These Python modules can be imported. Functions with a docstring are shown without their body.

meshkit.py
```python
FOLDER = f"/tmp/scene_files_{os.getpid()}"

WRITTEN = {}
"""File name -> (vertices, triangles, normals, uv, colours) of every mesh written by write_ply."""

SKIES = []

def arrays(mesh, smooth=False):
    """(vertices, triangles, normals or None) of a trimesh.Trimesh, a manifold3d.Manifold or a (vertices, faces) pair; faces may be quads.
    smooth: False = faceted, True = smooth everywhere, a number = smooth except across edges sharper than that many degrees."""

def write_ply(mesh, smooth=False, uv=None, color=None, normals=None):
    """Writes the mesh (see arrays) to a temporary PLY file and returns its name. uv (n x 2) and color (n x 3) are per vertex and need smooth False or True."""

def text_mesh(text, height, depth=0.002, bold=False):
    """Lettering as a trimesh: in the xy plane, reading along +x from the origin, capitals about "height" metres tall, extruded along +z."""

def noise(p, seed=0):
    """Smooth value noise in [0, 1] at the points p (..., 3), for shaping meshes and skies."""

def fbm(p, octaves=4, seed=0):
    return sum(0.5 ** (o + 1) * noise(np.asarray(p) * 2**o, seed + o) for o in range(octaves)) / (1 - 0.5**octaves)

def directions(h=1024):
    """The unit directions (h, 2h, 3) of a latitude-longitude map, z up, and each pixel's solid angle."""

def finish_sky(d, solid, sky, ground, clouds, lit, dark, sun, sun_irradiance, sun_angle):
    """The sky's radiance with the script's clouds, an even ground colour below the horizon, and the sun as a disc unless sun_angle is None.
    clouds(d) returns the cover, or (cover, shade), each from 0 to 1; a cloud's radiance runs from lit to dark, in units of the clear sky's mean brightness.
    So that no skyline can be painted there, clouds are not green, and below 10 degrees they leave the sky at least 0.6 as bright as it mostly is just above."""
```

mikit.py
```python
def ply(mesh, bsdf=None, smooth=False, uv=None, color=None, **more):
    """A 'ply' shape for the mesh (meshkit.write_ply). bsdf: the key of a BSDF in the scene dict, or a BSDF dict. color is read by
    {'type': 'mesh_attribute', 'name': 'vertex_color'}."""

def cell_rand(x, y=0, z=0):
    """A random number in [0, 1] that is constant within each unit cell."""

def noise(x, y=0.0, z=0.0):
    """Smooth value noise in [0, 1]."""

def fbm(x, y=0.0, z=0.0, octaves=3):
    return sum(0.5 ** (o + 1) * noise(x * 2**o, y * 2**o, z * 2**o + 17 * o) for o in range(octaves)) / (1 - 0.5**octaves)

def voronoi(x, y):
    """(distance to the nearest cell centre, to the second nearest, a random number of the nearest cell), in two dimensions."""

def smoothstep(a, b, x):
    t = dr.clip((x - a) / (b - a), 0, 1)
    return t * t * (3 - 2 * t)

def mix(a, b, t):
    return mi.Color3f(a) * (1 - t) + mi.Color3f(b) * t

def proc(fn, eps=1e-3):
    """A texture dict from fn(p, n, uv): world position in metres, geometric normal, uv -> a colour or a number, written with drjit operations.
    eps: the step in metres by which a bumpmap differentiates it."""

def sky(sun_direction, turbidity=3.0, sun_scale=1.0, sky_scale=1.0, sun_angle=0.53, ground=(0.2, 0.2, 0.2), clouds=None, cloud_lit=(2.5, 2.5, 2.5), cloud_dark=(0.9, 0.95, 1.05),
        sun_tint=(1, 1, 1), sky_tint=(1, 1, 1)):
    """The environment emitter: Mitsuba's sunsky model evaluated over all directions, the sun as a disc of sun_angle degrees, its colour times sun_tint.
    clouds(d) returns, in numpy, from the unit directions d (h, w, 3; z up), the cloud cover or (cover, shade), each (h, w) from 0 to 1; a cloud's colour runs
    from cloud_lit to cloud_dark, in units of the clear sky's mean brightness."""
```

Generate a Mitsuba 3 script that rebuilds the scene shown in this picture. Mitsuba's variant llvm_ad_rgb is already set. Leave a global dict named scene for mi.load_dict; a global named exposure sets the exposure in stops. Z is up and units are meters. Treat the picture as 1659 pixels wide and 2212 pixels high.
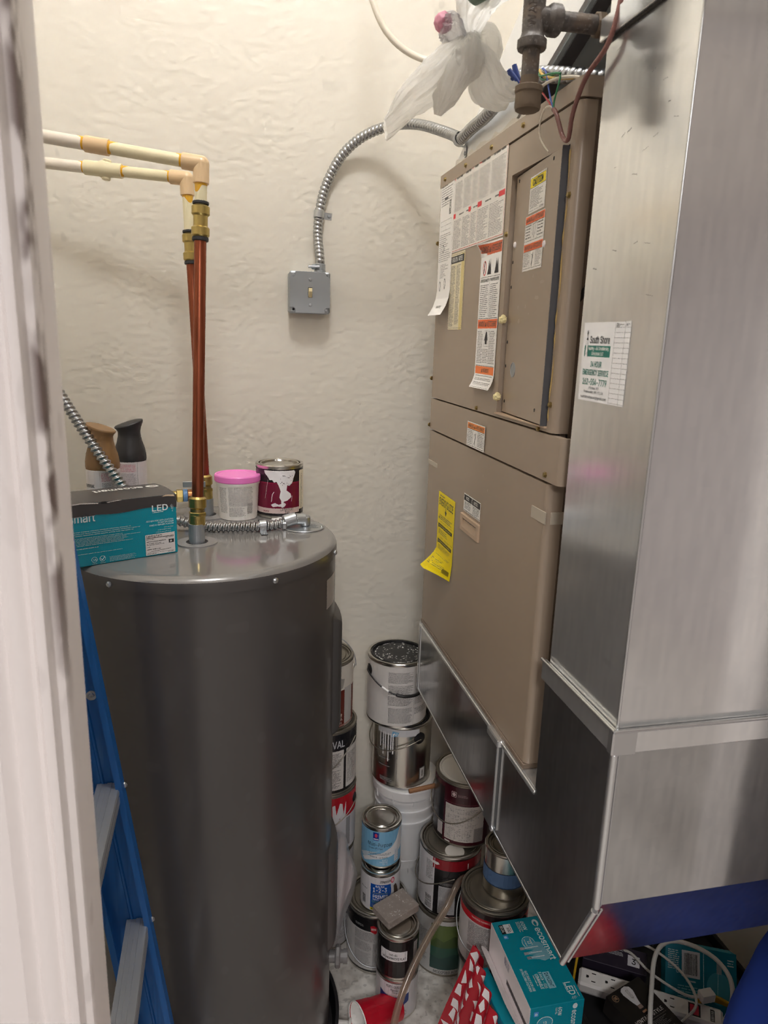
import math, random, numpy as np, trimesh, mitsuba as mi, mikit, meshkit, drjit as dr
from scipy.interpolate import CubicSpline
from shapely.geometry import Polygon
from mikit import proc, noise, fbm, voronoi, cell_rand, smoothstep, mix

T = mi.ScalarTransform4f
scene, labels = {}, {}
PI = math.pi

# ------------------------------------------------------------------ camera, light, exposure
exposure = 0.12
yaw, pitch, roll = map(math.radians, (12.79, 13.74, 1.78))
EYE = np.array([0, 0, 1.70])
fwd = np.array([math.sin(yaw) * math.cos(pitch), math.cos(yaw) * math.cos(pitch), -math.sin(pitch)])
rgt = np.cross(fwd, [0, 0, 1]); rgt /= np.linalg.norm(rgt)
upv = np.cross(rgt, fwd)
upv = -rgt * math.sin(roll) + upv * math.cos(roll)
scene['camera'] = {'type': 'thinlens', 'fov': math.degrees(2 * math.atan(829.5 / 1534)), 'fov_axis': 'x',
                   'aperture_radius': 0.0013, 'focus_distance': 1.55, 'near_clip': 0.02, 'far_clip': 50.0,
                   'to_world': T().look_at(origin=EYE.tolist(), target=(EYE + fwd).tolist(), up=upv.tolist())}
BULB = (0.06, 0.78, 3.20)          # out-of-view lamp under the closet ceiling, lights wall and ducts from above
BULB_R = 0.125
BULB_POWER = (53, 53.6, 53.6)
HALL_POWER = (52, 51, 51)      # out-of-view light behind the camera, lights casing and lower closet


def lin(c):
    c = np.asarray(c, float) / 255
    return np.where(c <= 0.04045, c / 12.92, ((c + 0.055) / 1.055) ** 2.4).tolist()


def rgb(c):
    return {'type': 'rgb', 'value': lin(c)}


def mat(key, c, rough=0.5, metal=0.0, spec=0.5, coat=0.0, **k):
    b = {'type': 'principled', 'base_color': rgb(c) if not isinstance(c, dict) else c, 'roughness': rough, 'metallic': metal, 'specular': spec, **k}
    if coat:
        b.update(clearcoat=coat, clearcoat_gloss=0.93)
    scene[key] = {'type': 'twosided', 'bsdf': b}
    return key


def bumped(key, fn, scale=1.0, eps=5e-4):
    scene[key] = {'type': 'twosided', 'bsdf': {'type': 'bumpmap', 'tex': proc(fn, eps), 'scale': scale, 'bsdf': scene[key]['bsdf']}}


# ------------------------------------------------------------------ materials
def wall_col(p, n, uv):
    a = fbm(p.x * 2.1, p.y * 2.1, p.z * 1.7)
    s = smoothstep(0.80, 0.88, noise(p.x * 17, p.y * 17, p.z * 11)) * smoothstep(0.5, 0.8, noise(p.x * 90, p.y * 90, p.z * 40))
    return mix(lin((221, 215, 202)), lin((226, 221, 210)), a) * (1 - 0.12 * s)


mat('m_wall', proc(wall_col), 0.55, spec=0.3)
bumped('m_wall', lambda p, n, uv: 0.0017 * fbm(p.x * 95, p.y * 95, p.z * 95, 2) + 0.0022 * fbm(p.x * 9, p.y * 9, p.z * 9, 2), 1.0)
mat('m_hall', (205, 199, 198), 0.7)
mat('m_ceiling', (230, 226, 220), 0.8)


def floor_col(p, n, uv):
    a = fbm(p.x * 6, p.y * 6, 0, 4)
    b = fbm(p.x * 45, p.y * 45, 3, 3)
    c = mix(lin((222, 218, 212)), lin((164, 158, 151)), smoothstep(0.45, 0.8, a * 0.65 + b * 0.4))
    w = p.x * 2.2 + 1.3 * a + 0.25 * b
    crack = 1 - smoothstep(0.0, 0.02, dr.abs(w - dr.floor(w) - 0.5))
    spot = smoothstep(0.78, 0.84, noise(p.x * 120, p.y * 120, 1))
    return c * (1 - 0.35 * crack * noise(p.x * 9, p.y * 9)) * (1 - 0.25 * spot)


mat('m_floor', proc(floor_col), 0.5, spec=0.4)


def casing_col(p, n, uv):
    d = smoothstep(0.010, 0.0, dr.abs(p.x + 0.1285)) * smoothstep(0.585, 0.566, p.y)
    w = fbm(p.x * 60, p.y * 60, p.z * 26, 3)
    dirt = d * smoothstep(0.36, 0.6, w) * smoothstep(1.42, 1.60, p.z + 0.10 * noise(p.z * 9))
    few = smoothstep(0.66, 0.75, fbm(p.x * 60 + 9, p.y * 50, p.z * 16, 2)) * smoothstep(-0.175, -0.13, p.x)
    return mix(lin((236, 230, 227)), lin((98, 78, 74)), dr.clip(dirt * 0.95 + few * 0.12, 0, 1))


mat('m_casing', proc(casing_col), 0.42, spec=0.4)


def galv(k0, k1, seed):
    def f(p, n, uv):
        q = p * 1.0
        a = fbm(q.x * 5 + seed, q.y * 5, q.z * 4, 3)
        d1, d2, r = voronoi((q.x + q.y) * 70 + seed, q.z * 70)
        s = noise(q.x * 160, q.y * 160, q.z * 22)
        scuff = smoothstep(0.70, 0.80, fbm(q.x * 16 + 3, q.y * 16, q.z * 26 + seed, 4))
        return mix(lin(k0), lin(k1), dr.clip(0.40 * a + 0.12 * r + 0.45 * s, 0, 1)) * (1 - 0.07 * scuff)
    return proc(f)


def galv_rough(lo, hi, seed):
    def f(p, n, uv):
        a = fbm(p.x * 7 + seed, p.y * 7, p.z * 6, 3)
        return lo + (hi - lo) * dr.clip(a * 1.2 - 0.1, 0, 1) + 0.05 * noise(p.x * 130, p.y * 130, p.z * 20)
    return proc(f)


mat('m_galv', galv((226, 228, 229), (246, 247, 246), 1.0), galv_rough(0.11, 0.22, 1.0), metal=0.85)
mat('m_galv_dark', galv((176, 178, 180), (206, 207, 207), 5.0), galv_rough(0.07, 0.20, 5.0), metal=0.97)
mat('m_galv_edge', (214, 216, 217), 0.28, metal=0.95)
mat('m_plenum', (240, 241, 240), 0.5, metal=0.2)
mat('m_plenum_shade', (176, 186, 190), 0.5, metal=0.1)  # darker copy of the plenum sheet, shade of the underside painted in
mat('m_zinc', (190, 194, 197), 0.30, metal=0.9)
mat('m_zinc_matte', (160, 165, 169), 0.42, metal=0.6)
mat('m_conduit', (176, 178, 180), 0.26, metal=1.0)
mat('m_tin', (205, 202, 194), 0.22, metal=1.0)
mat('m_tin_dull', (150, 144, 132), 0.36, metal=0.85)
mat('m_brass', (190, 168, 104), 0.28, metal=0.95)
mat('m_brass_dull', (150, 132, 88), 0.36, metal=0.9)
mat('m_bronze', (176, 122, 78), 0.34, metal=0.9)


def copper_col(p, n, uv):
    a = fbm(p.x * 260, p.y * 260, p.z * 3, 3)
    b = smoothstep(0.55, 0.75, fbm(p.x * 40, p.y * 40, p.z * 7 + 4, 3))
    return mix(mix(lin((160, 92, 66)), lin((122, 64, 44)), a), lin((92, 50, 36)), 0.6 * b)


mat('m_copper', proc(copper_col), 0.32, metal=0.9)
mat('m_cpvc', (228, 218, 182), 0.32, spec=0.5)
mat('m_cpvc_white', (230, 221, 206), 0.4, spec=0.4)
mat('m_cpvc_tan', (222, 191, 150), 0.30, spec=0.5)
mat('m_cement', (218, 164, 40), 0.22, spec=0.5)
mat('m_rubber', (28, 29, 31), 0.5)
mat('m_black', (22, 22, 24), 0.35)
mat('m_black_matte', (26, 26, 28), 0.7)


def iron_col(p, n, uv):
    a = fbm(p.x * 160, p.y * 160, p.z * 90, 4)
    r = smoothstep(0.52, 0.70, fbm(p.x * 50 + 7, p.y * 50, p.z * 45, 3))
    s = smoothstep(0.74, 0.80, noise(p.x * 420, p.y * 420, p.z * 300))
    return mix(mix(lin((62, 59, 57)), lin((108, 102, 97)), a), lin((102, 86, 70)), r * 0.5) + 0.05 * s


mat('m_iron', proc(iron_col), 0.5, metal=0.35)
mat('m_iron_rust', (94, 80, 64), 0.6, metal=0.2)
mat('m_green', (112, 132, 116), 0.5)


def taupe_col(p, n, uv):
    a = fbm(p.x * 3, p.y * 3, p.z * 3, 3)
    s = smoothstep(0.87, 0.9, noise(p.x * 110, p.y * 110, p.z * 90)) * smoothstep(0.55, 0.75, noise(p.x * 9, p.y * 9, p.z * 9))
    return mix(mix(lin((150, 134, 118)), lin((158, 142, 125)), a), lin((190, 180, 166)), 0.22 * s)


mat('m_taupe', proc(taupe_col), 0.34, spec=0.45)
mat('m_taupe_side', (128, 112, 98), 0.4, spec=0.4)
mat('m_taupe_light', (184, 160, 136), 0.4)
mat('m_gasket', (70, 70, 73), 0.6)
mat('m_foam', (170, 144, 92), 0.8)
mat('m_fibre', (236, 224, 172), 0.9)
mat('m_gap', (34, 30, 27), 0.8)
mat('m_tape', (178, 168, 152), 0.3, spec=0.5)


def tank_col(p, n, uv):
    a = fbm(p.x * 4, p.y * 4, p.z * 3, 3)
    s = smoothstep(0.80, 0.86, noise(p.x * 38, p.y * 38, p.z * 26)) * 0.12
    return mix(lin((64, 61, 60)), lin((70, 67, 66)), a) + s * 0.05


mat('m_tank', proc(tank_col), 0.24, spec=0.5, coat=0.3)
mat('m_tank_top_sheen', (112, 110, 108), 0.08, spec=0.9, coat=1.0)  # paler than the jacket, bright reflection of the wall put into the colour
mat('m_tank_rim', (118, 114, 112), 0.2, spec=0.6, coat=0.4)
mat('m_plastic_grey', (112, 110, 110), 0.4)
mat('m_cover', (66, 64, 63), 0.4)
mat('m_plastic_light', (168, 167, 166), 0.35)
mat('m_collar', (134, 132, 131), 0.3)
mat('m_decal', (162, 157, 152), 0.2, spec=0.5)


def fibre_blue(p, n, uv):
    a = noise(p.x * 300, p.y * 300, p.z * 9)
    b = smoothstep(0.6, 0.8, fbm(p.x * 50, p.y * 50, p.z * 8, 3))
    return mix(mix(lin((22, 84, 152)), lin((28, 98, 168)), a), lin((98, 146, 190)), 0.25 * b)


mat('m_ladder', proc(fibre_blue), 0.42, spec=0.4)
mat('m_alu', (176, 180, 186), 0.38, metal=0.6)
mat('m_white_plastic', (236, 234, 230), 0.35)
mat('m_pail', (224, 224, 224), 0.36)
mat('m_ivory', (234, 218, 170), 0.3)
mat('m_pink', (240, 128, 204), 0.32)
mat('m_pink_scrap', (206, 138, 158), 0.5)
mat('m_tub', (232, 228, 222), 0.35)
mat('m_cap_brown', (124, 94, 60), 0.38)
mat('m_cap_black', (34, 34, 36), 0.48)
mat('m_red', (172, 14, 36), 0.3, spec=0.5)
mat('m_blue_wire', (56, 84, 168), 0.35)
mat('m_nut', (44, 62, 122), 0.35)
mat('m_tape_blue', (112, 156, 208), 0.5)
mat('m_red_wire', (176, 60, 64), 0.4)
mat('m_green_wire', (52, 132, 88), 0.4)
mat('m_yellow_wire', (222, 184, 92), 0.4)
mat('m_brown_wire', (124, 82, 76), 0.4)
mat('m_white_wire', (228, 220, 204), 0.4)
mat('m_cable', (214, 211, 205), 0.42)
mat('m_yellow_cord', (206, 164, 36), 0.45)
mat('m_wood', (146, 104, 72), 0.6)
mat('m_paint_white', (240, 238, 236), 0.4)
mat('m_rag', (232, 228, 220), 0.7)
mat('m_teal', (0, 138, 158), 0.34, spec=0.5)
mat('m_card_white', (232, 226, 226), 0.5)
mat('m_carton_dark', (58, 55, 55), 0.3, spec=0.5)
mat('m_carton_black', (20, 18, 18), 0.3, spec=0.5)
mat('m_blue_fabric', (32, 64, 156), 0.85)
mat('m_purple', (52, 44, 60), 0.5)


def sponge_col(p, n, uv):
    a = fbm(p.x * 60, p.y * 60, p.z * 60, 3)
    s = smoothstep(0.66, 0.78, noise(p.x * 520, p.y * 300, p.z * 500)) * smoothstep(0.45, 0.65, a)
    return mix(mix(lin((128, 118, 112)), lin((146, 136, 129)), a), lin((214, 210, 206)), 0.7 * s)


mat('m_sponge', proc(sponge_col), 0.7)
scene['m_print'] = {'type': 'twosided', 'bsdf': {'type': 'principled', 'base_color': {'type': 'mesh_attribute', 'name': 'vertex_color'}, 'roughness': 0.5, 'specular': 0.35}}
scene['m_print_gloss'] = {'type': 'twosided', 'bsdf': {'type': 'principled', 'base_color': {'type': 'mesh_attribute', 'name': 'vertex_color'}, 'roughness': 0.25, 'specular': 0.5}}
scene['m_film'] = {'type': 'principledthin', 'base_color': rgb((254, 253, 250)), 'roughness': 0.22, 'spec_trans': 0.20, 'diff_trans': 1.4, 'spec_tint': 0.0, 'eta': 1.35}
scene['m_film_clear'] = {'type': 'principledthin', 'base_color': rgb((242, 242, 244)), 'roughness': 0.2, 'spec_trans': 0.78, 'diff_trans': 0.9, 'eta': 1.35}
scene['m_vinyl'] = {'type': 'principledthin', 'base_color': rgb((240, 228, 214)), 'roughness': 0.10, 'spec_trans': 0.80, 'diff_trans': 0.8, 'eta': 1.45}


# ------------------------------------------------------------------ helpers
_used = {}


def unique(key):
    n = _used.get(key, -1) + 1
    _used[key] = n
    return key if n == 0 else f'{key}_{n:03d}'


def thing(name, label, cat, group=None, kind=None):
    key = unique(name)
    labels[key] = {'label': label, 'category': cat}
    if group: labels[key]['group'] = group
    if kind: labels[key]['kind'] = kind
    return key


def part(parent, name, mesh, m, smooth=35, label=None, kind=None, **k):
    key = unique(f'{parent}__{name}')
    scene[key] = mikit.ply(mesh, m, smooth=smooth, **k)
    if label: labels.setdefault(key, {})['label'] = label
    if kind: labels.setdefault(key, {})['kind'] = kind
    return key


def single(name, mesh, m, label, cat, group=None, smooth=35):
    key = thing(name, label, cat, group)
    scene[key] = mikit.ply(mesh, m, smooth=smooth)
    return key


def struct(name, mesh, m, label=None, smooth=False):
    scene[name] = mikit.ply(mesh, m, smooth=smooth)
    labels[name] = {'kind': 'structure'}
    if label: labels[name]['label'] = label
    return name


def cat_(*ms):
    ms = [m for m in ms if m is not None]
    return ms[0] if len(ms) == 1 else trimesh.util.concatenate(ms)


def hull(pts):
    return trimesh.convex.convex_hull(np.asarray(pts, float))


def cbox(x0, x1, y0, y1, z0, z1, c=0.002):
    pts = []
    for sx, x in ((1, x0), (-1, x1)):
        for sy, y in ((1, y0), (-1, y1)):
            for sz, z in ((1, z0), (-1, z1)):
                pts += [(x, y + sy * c, z + sz * c), (x + sx * c, y, z + sz * c), (x + sx * c, y + sy * c, z)]
    return hull(pts)


def obox(center, R, size, c=0.002):
    b = cbox(-size[0] / 2, size[0] / 2, -size[1] / 2, size[1] / 2, -size[2] / 2, size[2] / 2, c)
    b.apply_transform(frame(center, *np.asarray(R).T))
    return b


def frame(o, x, y, z):
    M = np.eye(4)
    M[:3, 0], M[:3, 1], M[:3, 2], M[:3, 3] = x, y, z, o
    return M


def unit(v):
    v = np.asarray(v, float)
    return v / np.linalg.norm(v)


def ortho(x, y):
    """a frame whose first axis is x and whose second lies near y"""
    x = unit(x)
    y = unit(np.asarray(y, float) - x * np.dot(x, y))
    return x, y, np.cross(x, y)


def align(p0, p1):
    z = unit(np.asarray(p1, float) - p0)
    x = unit(np.cross(z, [0.31, 0.87, 0.1] if abs(z[2]) > 0.9 else [0, 0, 1]))
    return frame(p0, x, np.cross(z, x), z)


def lathe(profile, n=40, p0=None, p1=None, at=(0, 0, 0)):
    prof = np.asarray(profile, float)
    m = trimesh.creation.revolve(prof, sections=n)
    if p0 is not None:
        m.apply_transform(align(p0, p1))
    else:
        m.apply_translation(at)
    return m


def cyl(p0, p1, r, n=28, c=0.0, r1=None):
    L = float(np.linalg.norm(np.asarray(p1, float) - p0))
    r1 = r if r1 is None else r1
    prof = [(0, 0), (r - c, 0), (r, c), (r1, L - c), (r1 - c, L), (0, L)] if c else [(0, 0), (r, 0), (r1, L), (0, L)]
    return lathe(prof, n, p0, p1)


def ring(p0, p1, ri, ro, n=36):
    L = float(np.linalg.norm(np.asarray(p1, float) - p0))
    return lathe([(ri, 0), (ro, 0), (ro, L), (ri, L), (ri, 0)], n, p0, p1)


def spline(pts, n=60):
    pts = np.asarray(pts, float)
    d = np.r_[0, np.cumsum(np.linalg.norm(np.diff(pts, axis=0), axis=1))]
    s = np.linspace(0, d[-1], n)
    return CubicSpline(d, pts)(s)


def frames(path):
    t = np.gradient(path, axis=0)
    t /= np.linalg.norm(t, axis=1, keepdims=True)
    n0 = unit(np.cross(t[0], [0.2, 0.3, 1] if abs(t[0][2]) < 0.9 else [1, 0.2, 0]))
    N = [n0]
    for k in range(1, len(path)):
        v = N[-1] - t[k] * np.dot(N[-1], t[k])
        N.append(unit(v))
    N = np.array(N)
    return t, N, np.cross(t, N)


def tube(path, r, n=12, cap=True, sx=1.0, sy=1.0):
    """r: a number or a function (s, phi) of arc length and angle, both arrays"""
    path = np.asarray(path, float)
    t, N, B = frames(path)
    s = np.r_[0, np.cumsum(np.linalg.norm(np.diff(path, axis=0), axis=1))]
    phi = np.arange(n) * 2 * PI / n
    R = r(s[:, None], phi[None]) if callable(r) else np.full((len(path), n), r)
    v = path[:, None] + R[..., None] * (sx * np.cos(phi)[None, :, None] * N[:, None] + sy * np.sin(phi)[None, :, None] * B[:, None])
    m = len(path)
    i, j = np.meshgrid(np.arange(m - 1), np.arange(n), indexing='ij')
    a, b = i * n + j, i * n + (j + 1) % n
    f = np.vstack([np.stack([a, b, b + n], -1).reshape(-1, 3), np.stack([a, b + n, a + n], -1).reshape(-1, 3)])
    v = v.reshape(-1, 3)
    if cap:
        c0, c1 = len(v), len(v) + 1
        v = np.vstack([v, path[:1], path[-1:]])
        k = np.arange(n)
        f = np.vstack([f, np.stack([(k + 1) % n, k, k * 0 + c0], 1), np.stack([(m - 1) * n + k, (m - 1) * n + (k + 1) % n, k * 0 + c1], 1)])
    return trimesh.Trimesh(v, f, process=False)


def flex(pts, r=0.0112, pitch=0.0100, amp=0.0016, per=8, sharp=0.0):
    p = spline(pts, 40)
    L = np.linalg.norm(np.diff(p, axis=0), axis=1).sum()
    path = spline(pts, int(L / pitch * per))
    def rad_(s, f):
        c = np.cos(2 * PI * s / pitch + f)
        return r - amp + amp * c if not sharp else r - 2 * amp * np.clip((c - sharp) / (1 - sharp), 0, 1) ** .7
    return tube(path, rad_, 18)


def prism(pts, axis, a, b):
    """polygon extruded from a to b along the axis; the points are (y, z), (x, z) or (x, y)"""
    m = trimesh.creation.extrude_polygon(Polygon(pts), abs(b - a), engine='earcut')
    v = m.vertices.copy()
    w = v[:, 2] + min(a, b)
    m.vertices = {'x': np.stack([w, v[:, 0], v[:, 1]], 1), 'y': np.stack([v[:, 0], w, v[:, 1]], 1), 'z': np.stack([v[:, 0], v[:, 1], w], 1)}[axis]
    if axis == 'y':
        m.invert()
    return m


def grid(fn, nu, nv):
    u, v = np.meshgrid(np.linspace(0, 1, nu), np.linspace(0, 1, nv), indexing='ij')
    p = fn(u, v).reshape(-1, 3)
    i, j = np.meshgrid(np.arange(nu - 1), np.arange(nv - 1), indexing='ij')
    a = i * nv + j
    return trimesh.Trimesh(p, np.vstack([np.stack([a, a + nv, a + nv + 1], -1).reshape(-1, 3), np.stack([a, a + nv + 1, a + 1], -1).reshape(-1, 3)]), process=False)


_text = {}


class Art:
    """flat print: coloured sheets in layers a tenth of a millimetre apart, x to the right and y up"""

    def __init__(s, seed=1):
        s.L, s.rs = [], random.Random(seed)

    def add(s, v, f, c, z):
        s.L.append((np.asarray(v, float)[:, :2], np.asarray(f, int), z, lin(c)))

    def rect(s, x0, y0, x1, y1, c, z=1):
        s.add([(x0, y0), (x1, y0), (x1, y1), (x0, y1)], [(0, 1, 2), (0, 2, 3)], c, z)

    def frame(s, x0, y0, x1, y1, w, c, z=1):
        s.rect(x0, y0, x1, y0 + w, c, z); s.rect(x0, y1 - w, x1, y1, c, z)
        s.rect(x0, y0, x0 + w, y1, c, z); s.rect(x1 - w, y0, x1, y1, c, z)

    def poly(s, pts, c, z=1):
        v, f = trimesh.creation.triangulate_polygon(Polygon(pts), engine='earcut')
        s.add(v, f, c, z)

    def disc(s, x, y, rx, ry, c, z=1, n=24):
        a = np.arange(n) * 2 * PI / n
        s.poly(np.stack([x + rx * np.cos(a), y + ry * np.sin(a)], 1), c, z)

    def line(s, pts, w, c, z=1):
        for (x0, y0), (x1, y1) in zip(pts[:-1], pts[1:]):
            d = unit((x1 - x0, y1 - y0)) * w / 2
            n = np.array([-d[1], d[0]])
            a, b = np.array([x0, y0]) - d, np.array([x1, y1]) + d
            s.add([a - n, b - n, b + n, a + n], [(0, 1, 2), (0, 2, 3)], c, z)

    def text(s, t, x, y, h, c, z=2, w=None, anchor='l', bold=True, slant=0.0, flip=False):
        if (t, bold) not in _text:
            m = meshkit.text_mesh(t, 1.0, 0.1, bold)
            k = (m.face_normals[:, 2] > 0.9) & (m.triangles_center[:, 2] > 0.05)
            _text[t, bold] = (np.array(m.vertices), np.array(m.faces)[k])
        v, f = _text[t, bold]
        ids, f = np.unique(f, return_inverse=True)
        v, f = v[ids][:, :2] * h, f.reshape(-1, 3)
        x0, x1 = v[:, 0].min(), v[:, 0].max()
        k = 1.0 if w is None else w / (x1 - x0)
        if w is None: w = x1 - x0
        q = np.stack([(v[:, 0] - x0) * k + slant * v[:, 1], v[:, 1]], 1)
        if flip: q = np.stack([w - q[:, 0], -q[:, 1]], 1)
        q[:, 0] += x - {'l': 0, 'c': w / 2, 'r': w}[anchor]
        q[:, 1] += y
        s.add(q, f, c, z)

    def para(s, x0, y0, x1, y1, rows, c, z=1, fill=0.55, word=2.6, ragged=0.25):
        rows = rows if rows < 4 else int(rows * 1.35)
        fill = fill * .82
        c = np.asarray(c) * .72 + 48
        hgt = (y1 - y0) / rows
        for k in range(rows):
            y = y1 - (k + 1) * hgt
            end = x1 - (x1 - x0) * ragged * s.rs.random() ** 2
            x = x0
            while x < end - hgt * 0.3:
                w = min(hgt * word * (0.3 + 1.2 * s.rs.random()), end - x)
                g = 0.8 + 0.2 * s.rs.random()
                s.rect(x, y + hgt * (1 - fill) / 2, x + w, y + hgt * (1 + fill) / 2, np.asarray(c) * g + (1 - g) * 128, z)
                x += w + hgt * 0.38

    def bars(s, x0, y0, x1, y1, n, c, z=1, vertical=True):
        a, b = (x0, x1) if vertical else (y0, y1)
        w = (b - a) / n
        for k in range(n):
            t = a + k * w
            e = t + w * (0.3 + 0.45 * s.rs.random())
            s.rect(t, y0, e, y1, c, z) if vertical else s.rect(x0, t, x1, e, c, z)

    def moved(s, M):
        """the same print under a 2 x 3 affine map"""
        o = Art()
        M = np.asarray(M, float)
        o.L = [(v @ M[:, :2].T + M[:, 2], f, z, c) for v, f, z, c in s.L]
        return o

    def build(s, fn, edge=None):
        V, F, Cc, at = [], [], [], 0
        for v, f, z, c in s.L:
            p = np.c_[v, np.full(len(v), z * 0.00016)]
            if edge:
                p, f = trimesh.remesh.subdivide_to_size(p, f, edge, max_iter=12)
            V.append(fn(p)); F.append(f + at); Cc.append(np.tile(c, (len(p), 1))); at += len(p)
        return trimesh.Trimesh(np.vstack(V), np.vstack(F), process=False), np.vstack(Cc)


def printed(parent, name, art, fn, edge=None, m='m_print', label=None):
    mesh, col = art.build(fn, edge)
    return part(parent, name, mesh, m, False, label, color=col)


def plane(o, x, y):
    """places print with its origin at o, its x and y along the unit vectors given"""
    o, x, y = np.asarray(o, float), unit(x), unit(y)
    n = np.cross(x, y)
    return lambda p: o + p[:, :1] * x + p[:, 1:2] * y + p[:, 2:3] * n


def wrap(c, r, z0, face, h=None, r1=None):
    """rolls print round an upright can; x = 0 lies at the angle face"""
    def f(p):
        rr = r + (0 if r1 is None else (r1 - r) * p[:, 1] / h) + p[:, 2]
        a = face + p[:, 0] / r
        return np.stack([c[0] + rr * np.cos(a), c[1] + rr * np.sin(a), z0 + p[:, 1]], 1)
    return f


def facing(x, y):
    return math.atan2(-y, -x)


def screw(parent, p, n, r=0.0036, m='m_brass_dull', name='screw'):
    p, n = np.asarray(p, float), unit(n)
    h = lathe([(0, 0), (r * 1.35, 0), (r * 1.35, r * 0.3), (r, r * 0.35), (r, r * 0.95), (r * 0.7, r * 1.1), (0, r * 1.1)], 6, p, p + n)
    part(parent, name, h, m, 20)

# ------------------------------------------------------------------ the room
YB = 1.855
struct('floor', cbox(-2.3, 2.6, -2.9, YB + .06, -0.08, 0, 0), 'm_floor', 'worn light grey concrete floor')
struct('wall_back', cbox(-1.0, 1.50, YB, YB + .10, 0, 3.37, 0), 'm_wall', 'cream painted wall with light orange-peel texture')
struct('wall_left', cbox(-0.98, -0.90, 0.62, YB, 0, 3.37, 0), 'm_wall', 'cream closet side wall')
struct('wall_right', cbox(1.385, 1.46, 0.62, YB, 0, 3.37, 0), 'm_wall', 'cream closet side wall behind the duct')
struct('ceiling', cbox(-1.0, 1.5, 0.5, YB + .06, 3.35, 3.45, 0), 'm_ceiling')
wf = cat_(cbox(-2.3, -0.150, .560, .62, 0, 3.37, 0), cbox(.77, 2.6, .560, .62, 0, 3.37, 0), cbox(-0.150, .77, .560, .62, 2.06, 3.37, 0))
struct('wall_front', wf, 'm_hall', 'wall around the closet doorway')
struct('wall_hall_left', cbox(-2.36, -2.3, -2.9, .62, 0, 2.5, 0), 'm_hall')
struct('wall_hall_right', cbox(2.6, 2.66, -2.9, .62, 0, 2.5, 0), 'm_hall')
struct('wall_hall_rear', cbox(-2.36, 2.66, -2.96, -2.9, 0, 2.5, 0), 'm_hall')
struct('ceiling_hall', cbox(-2.36, 2.66, -2.96, .56, 2.48, 2.56, 0), 'm_ceiling')

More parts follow.
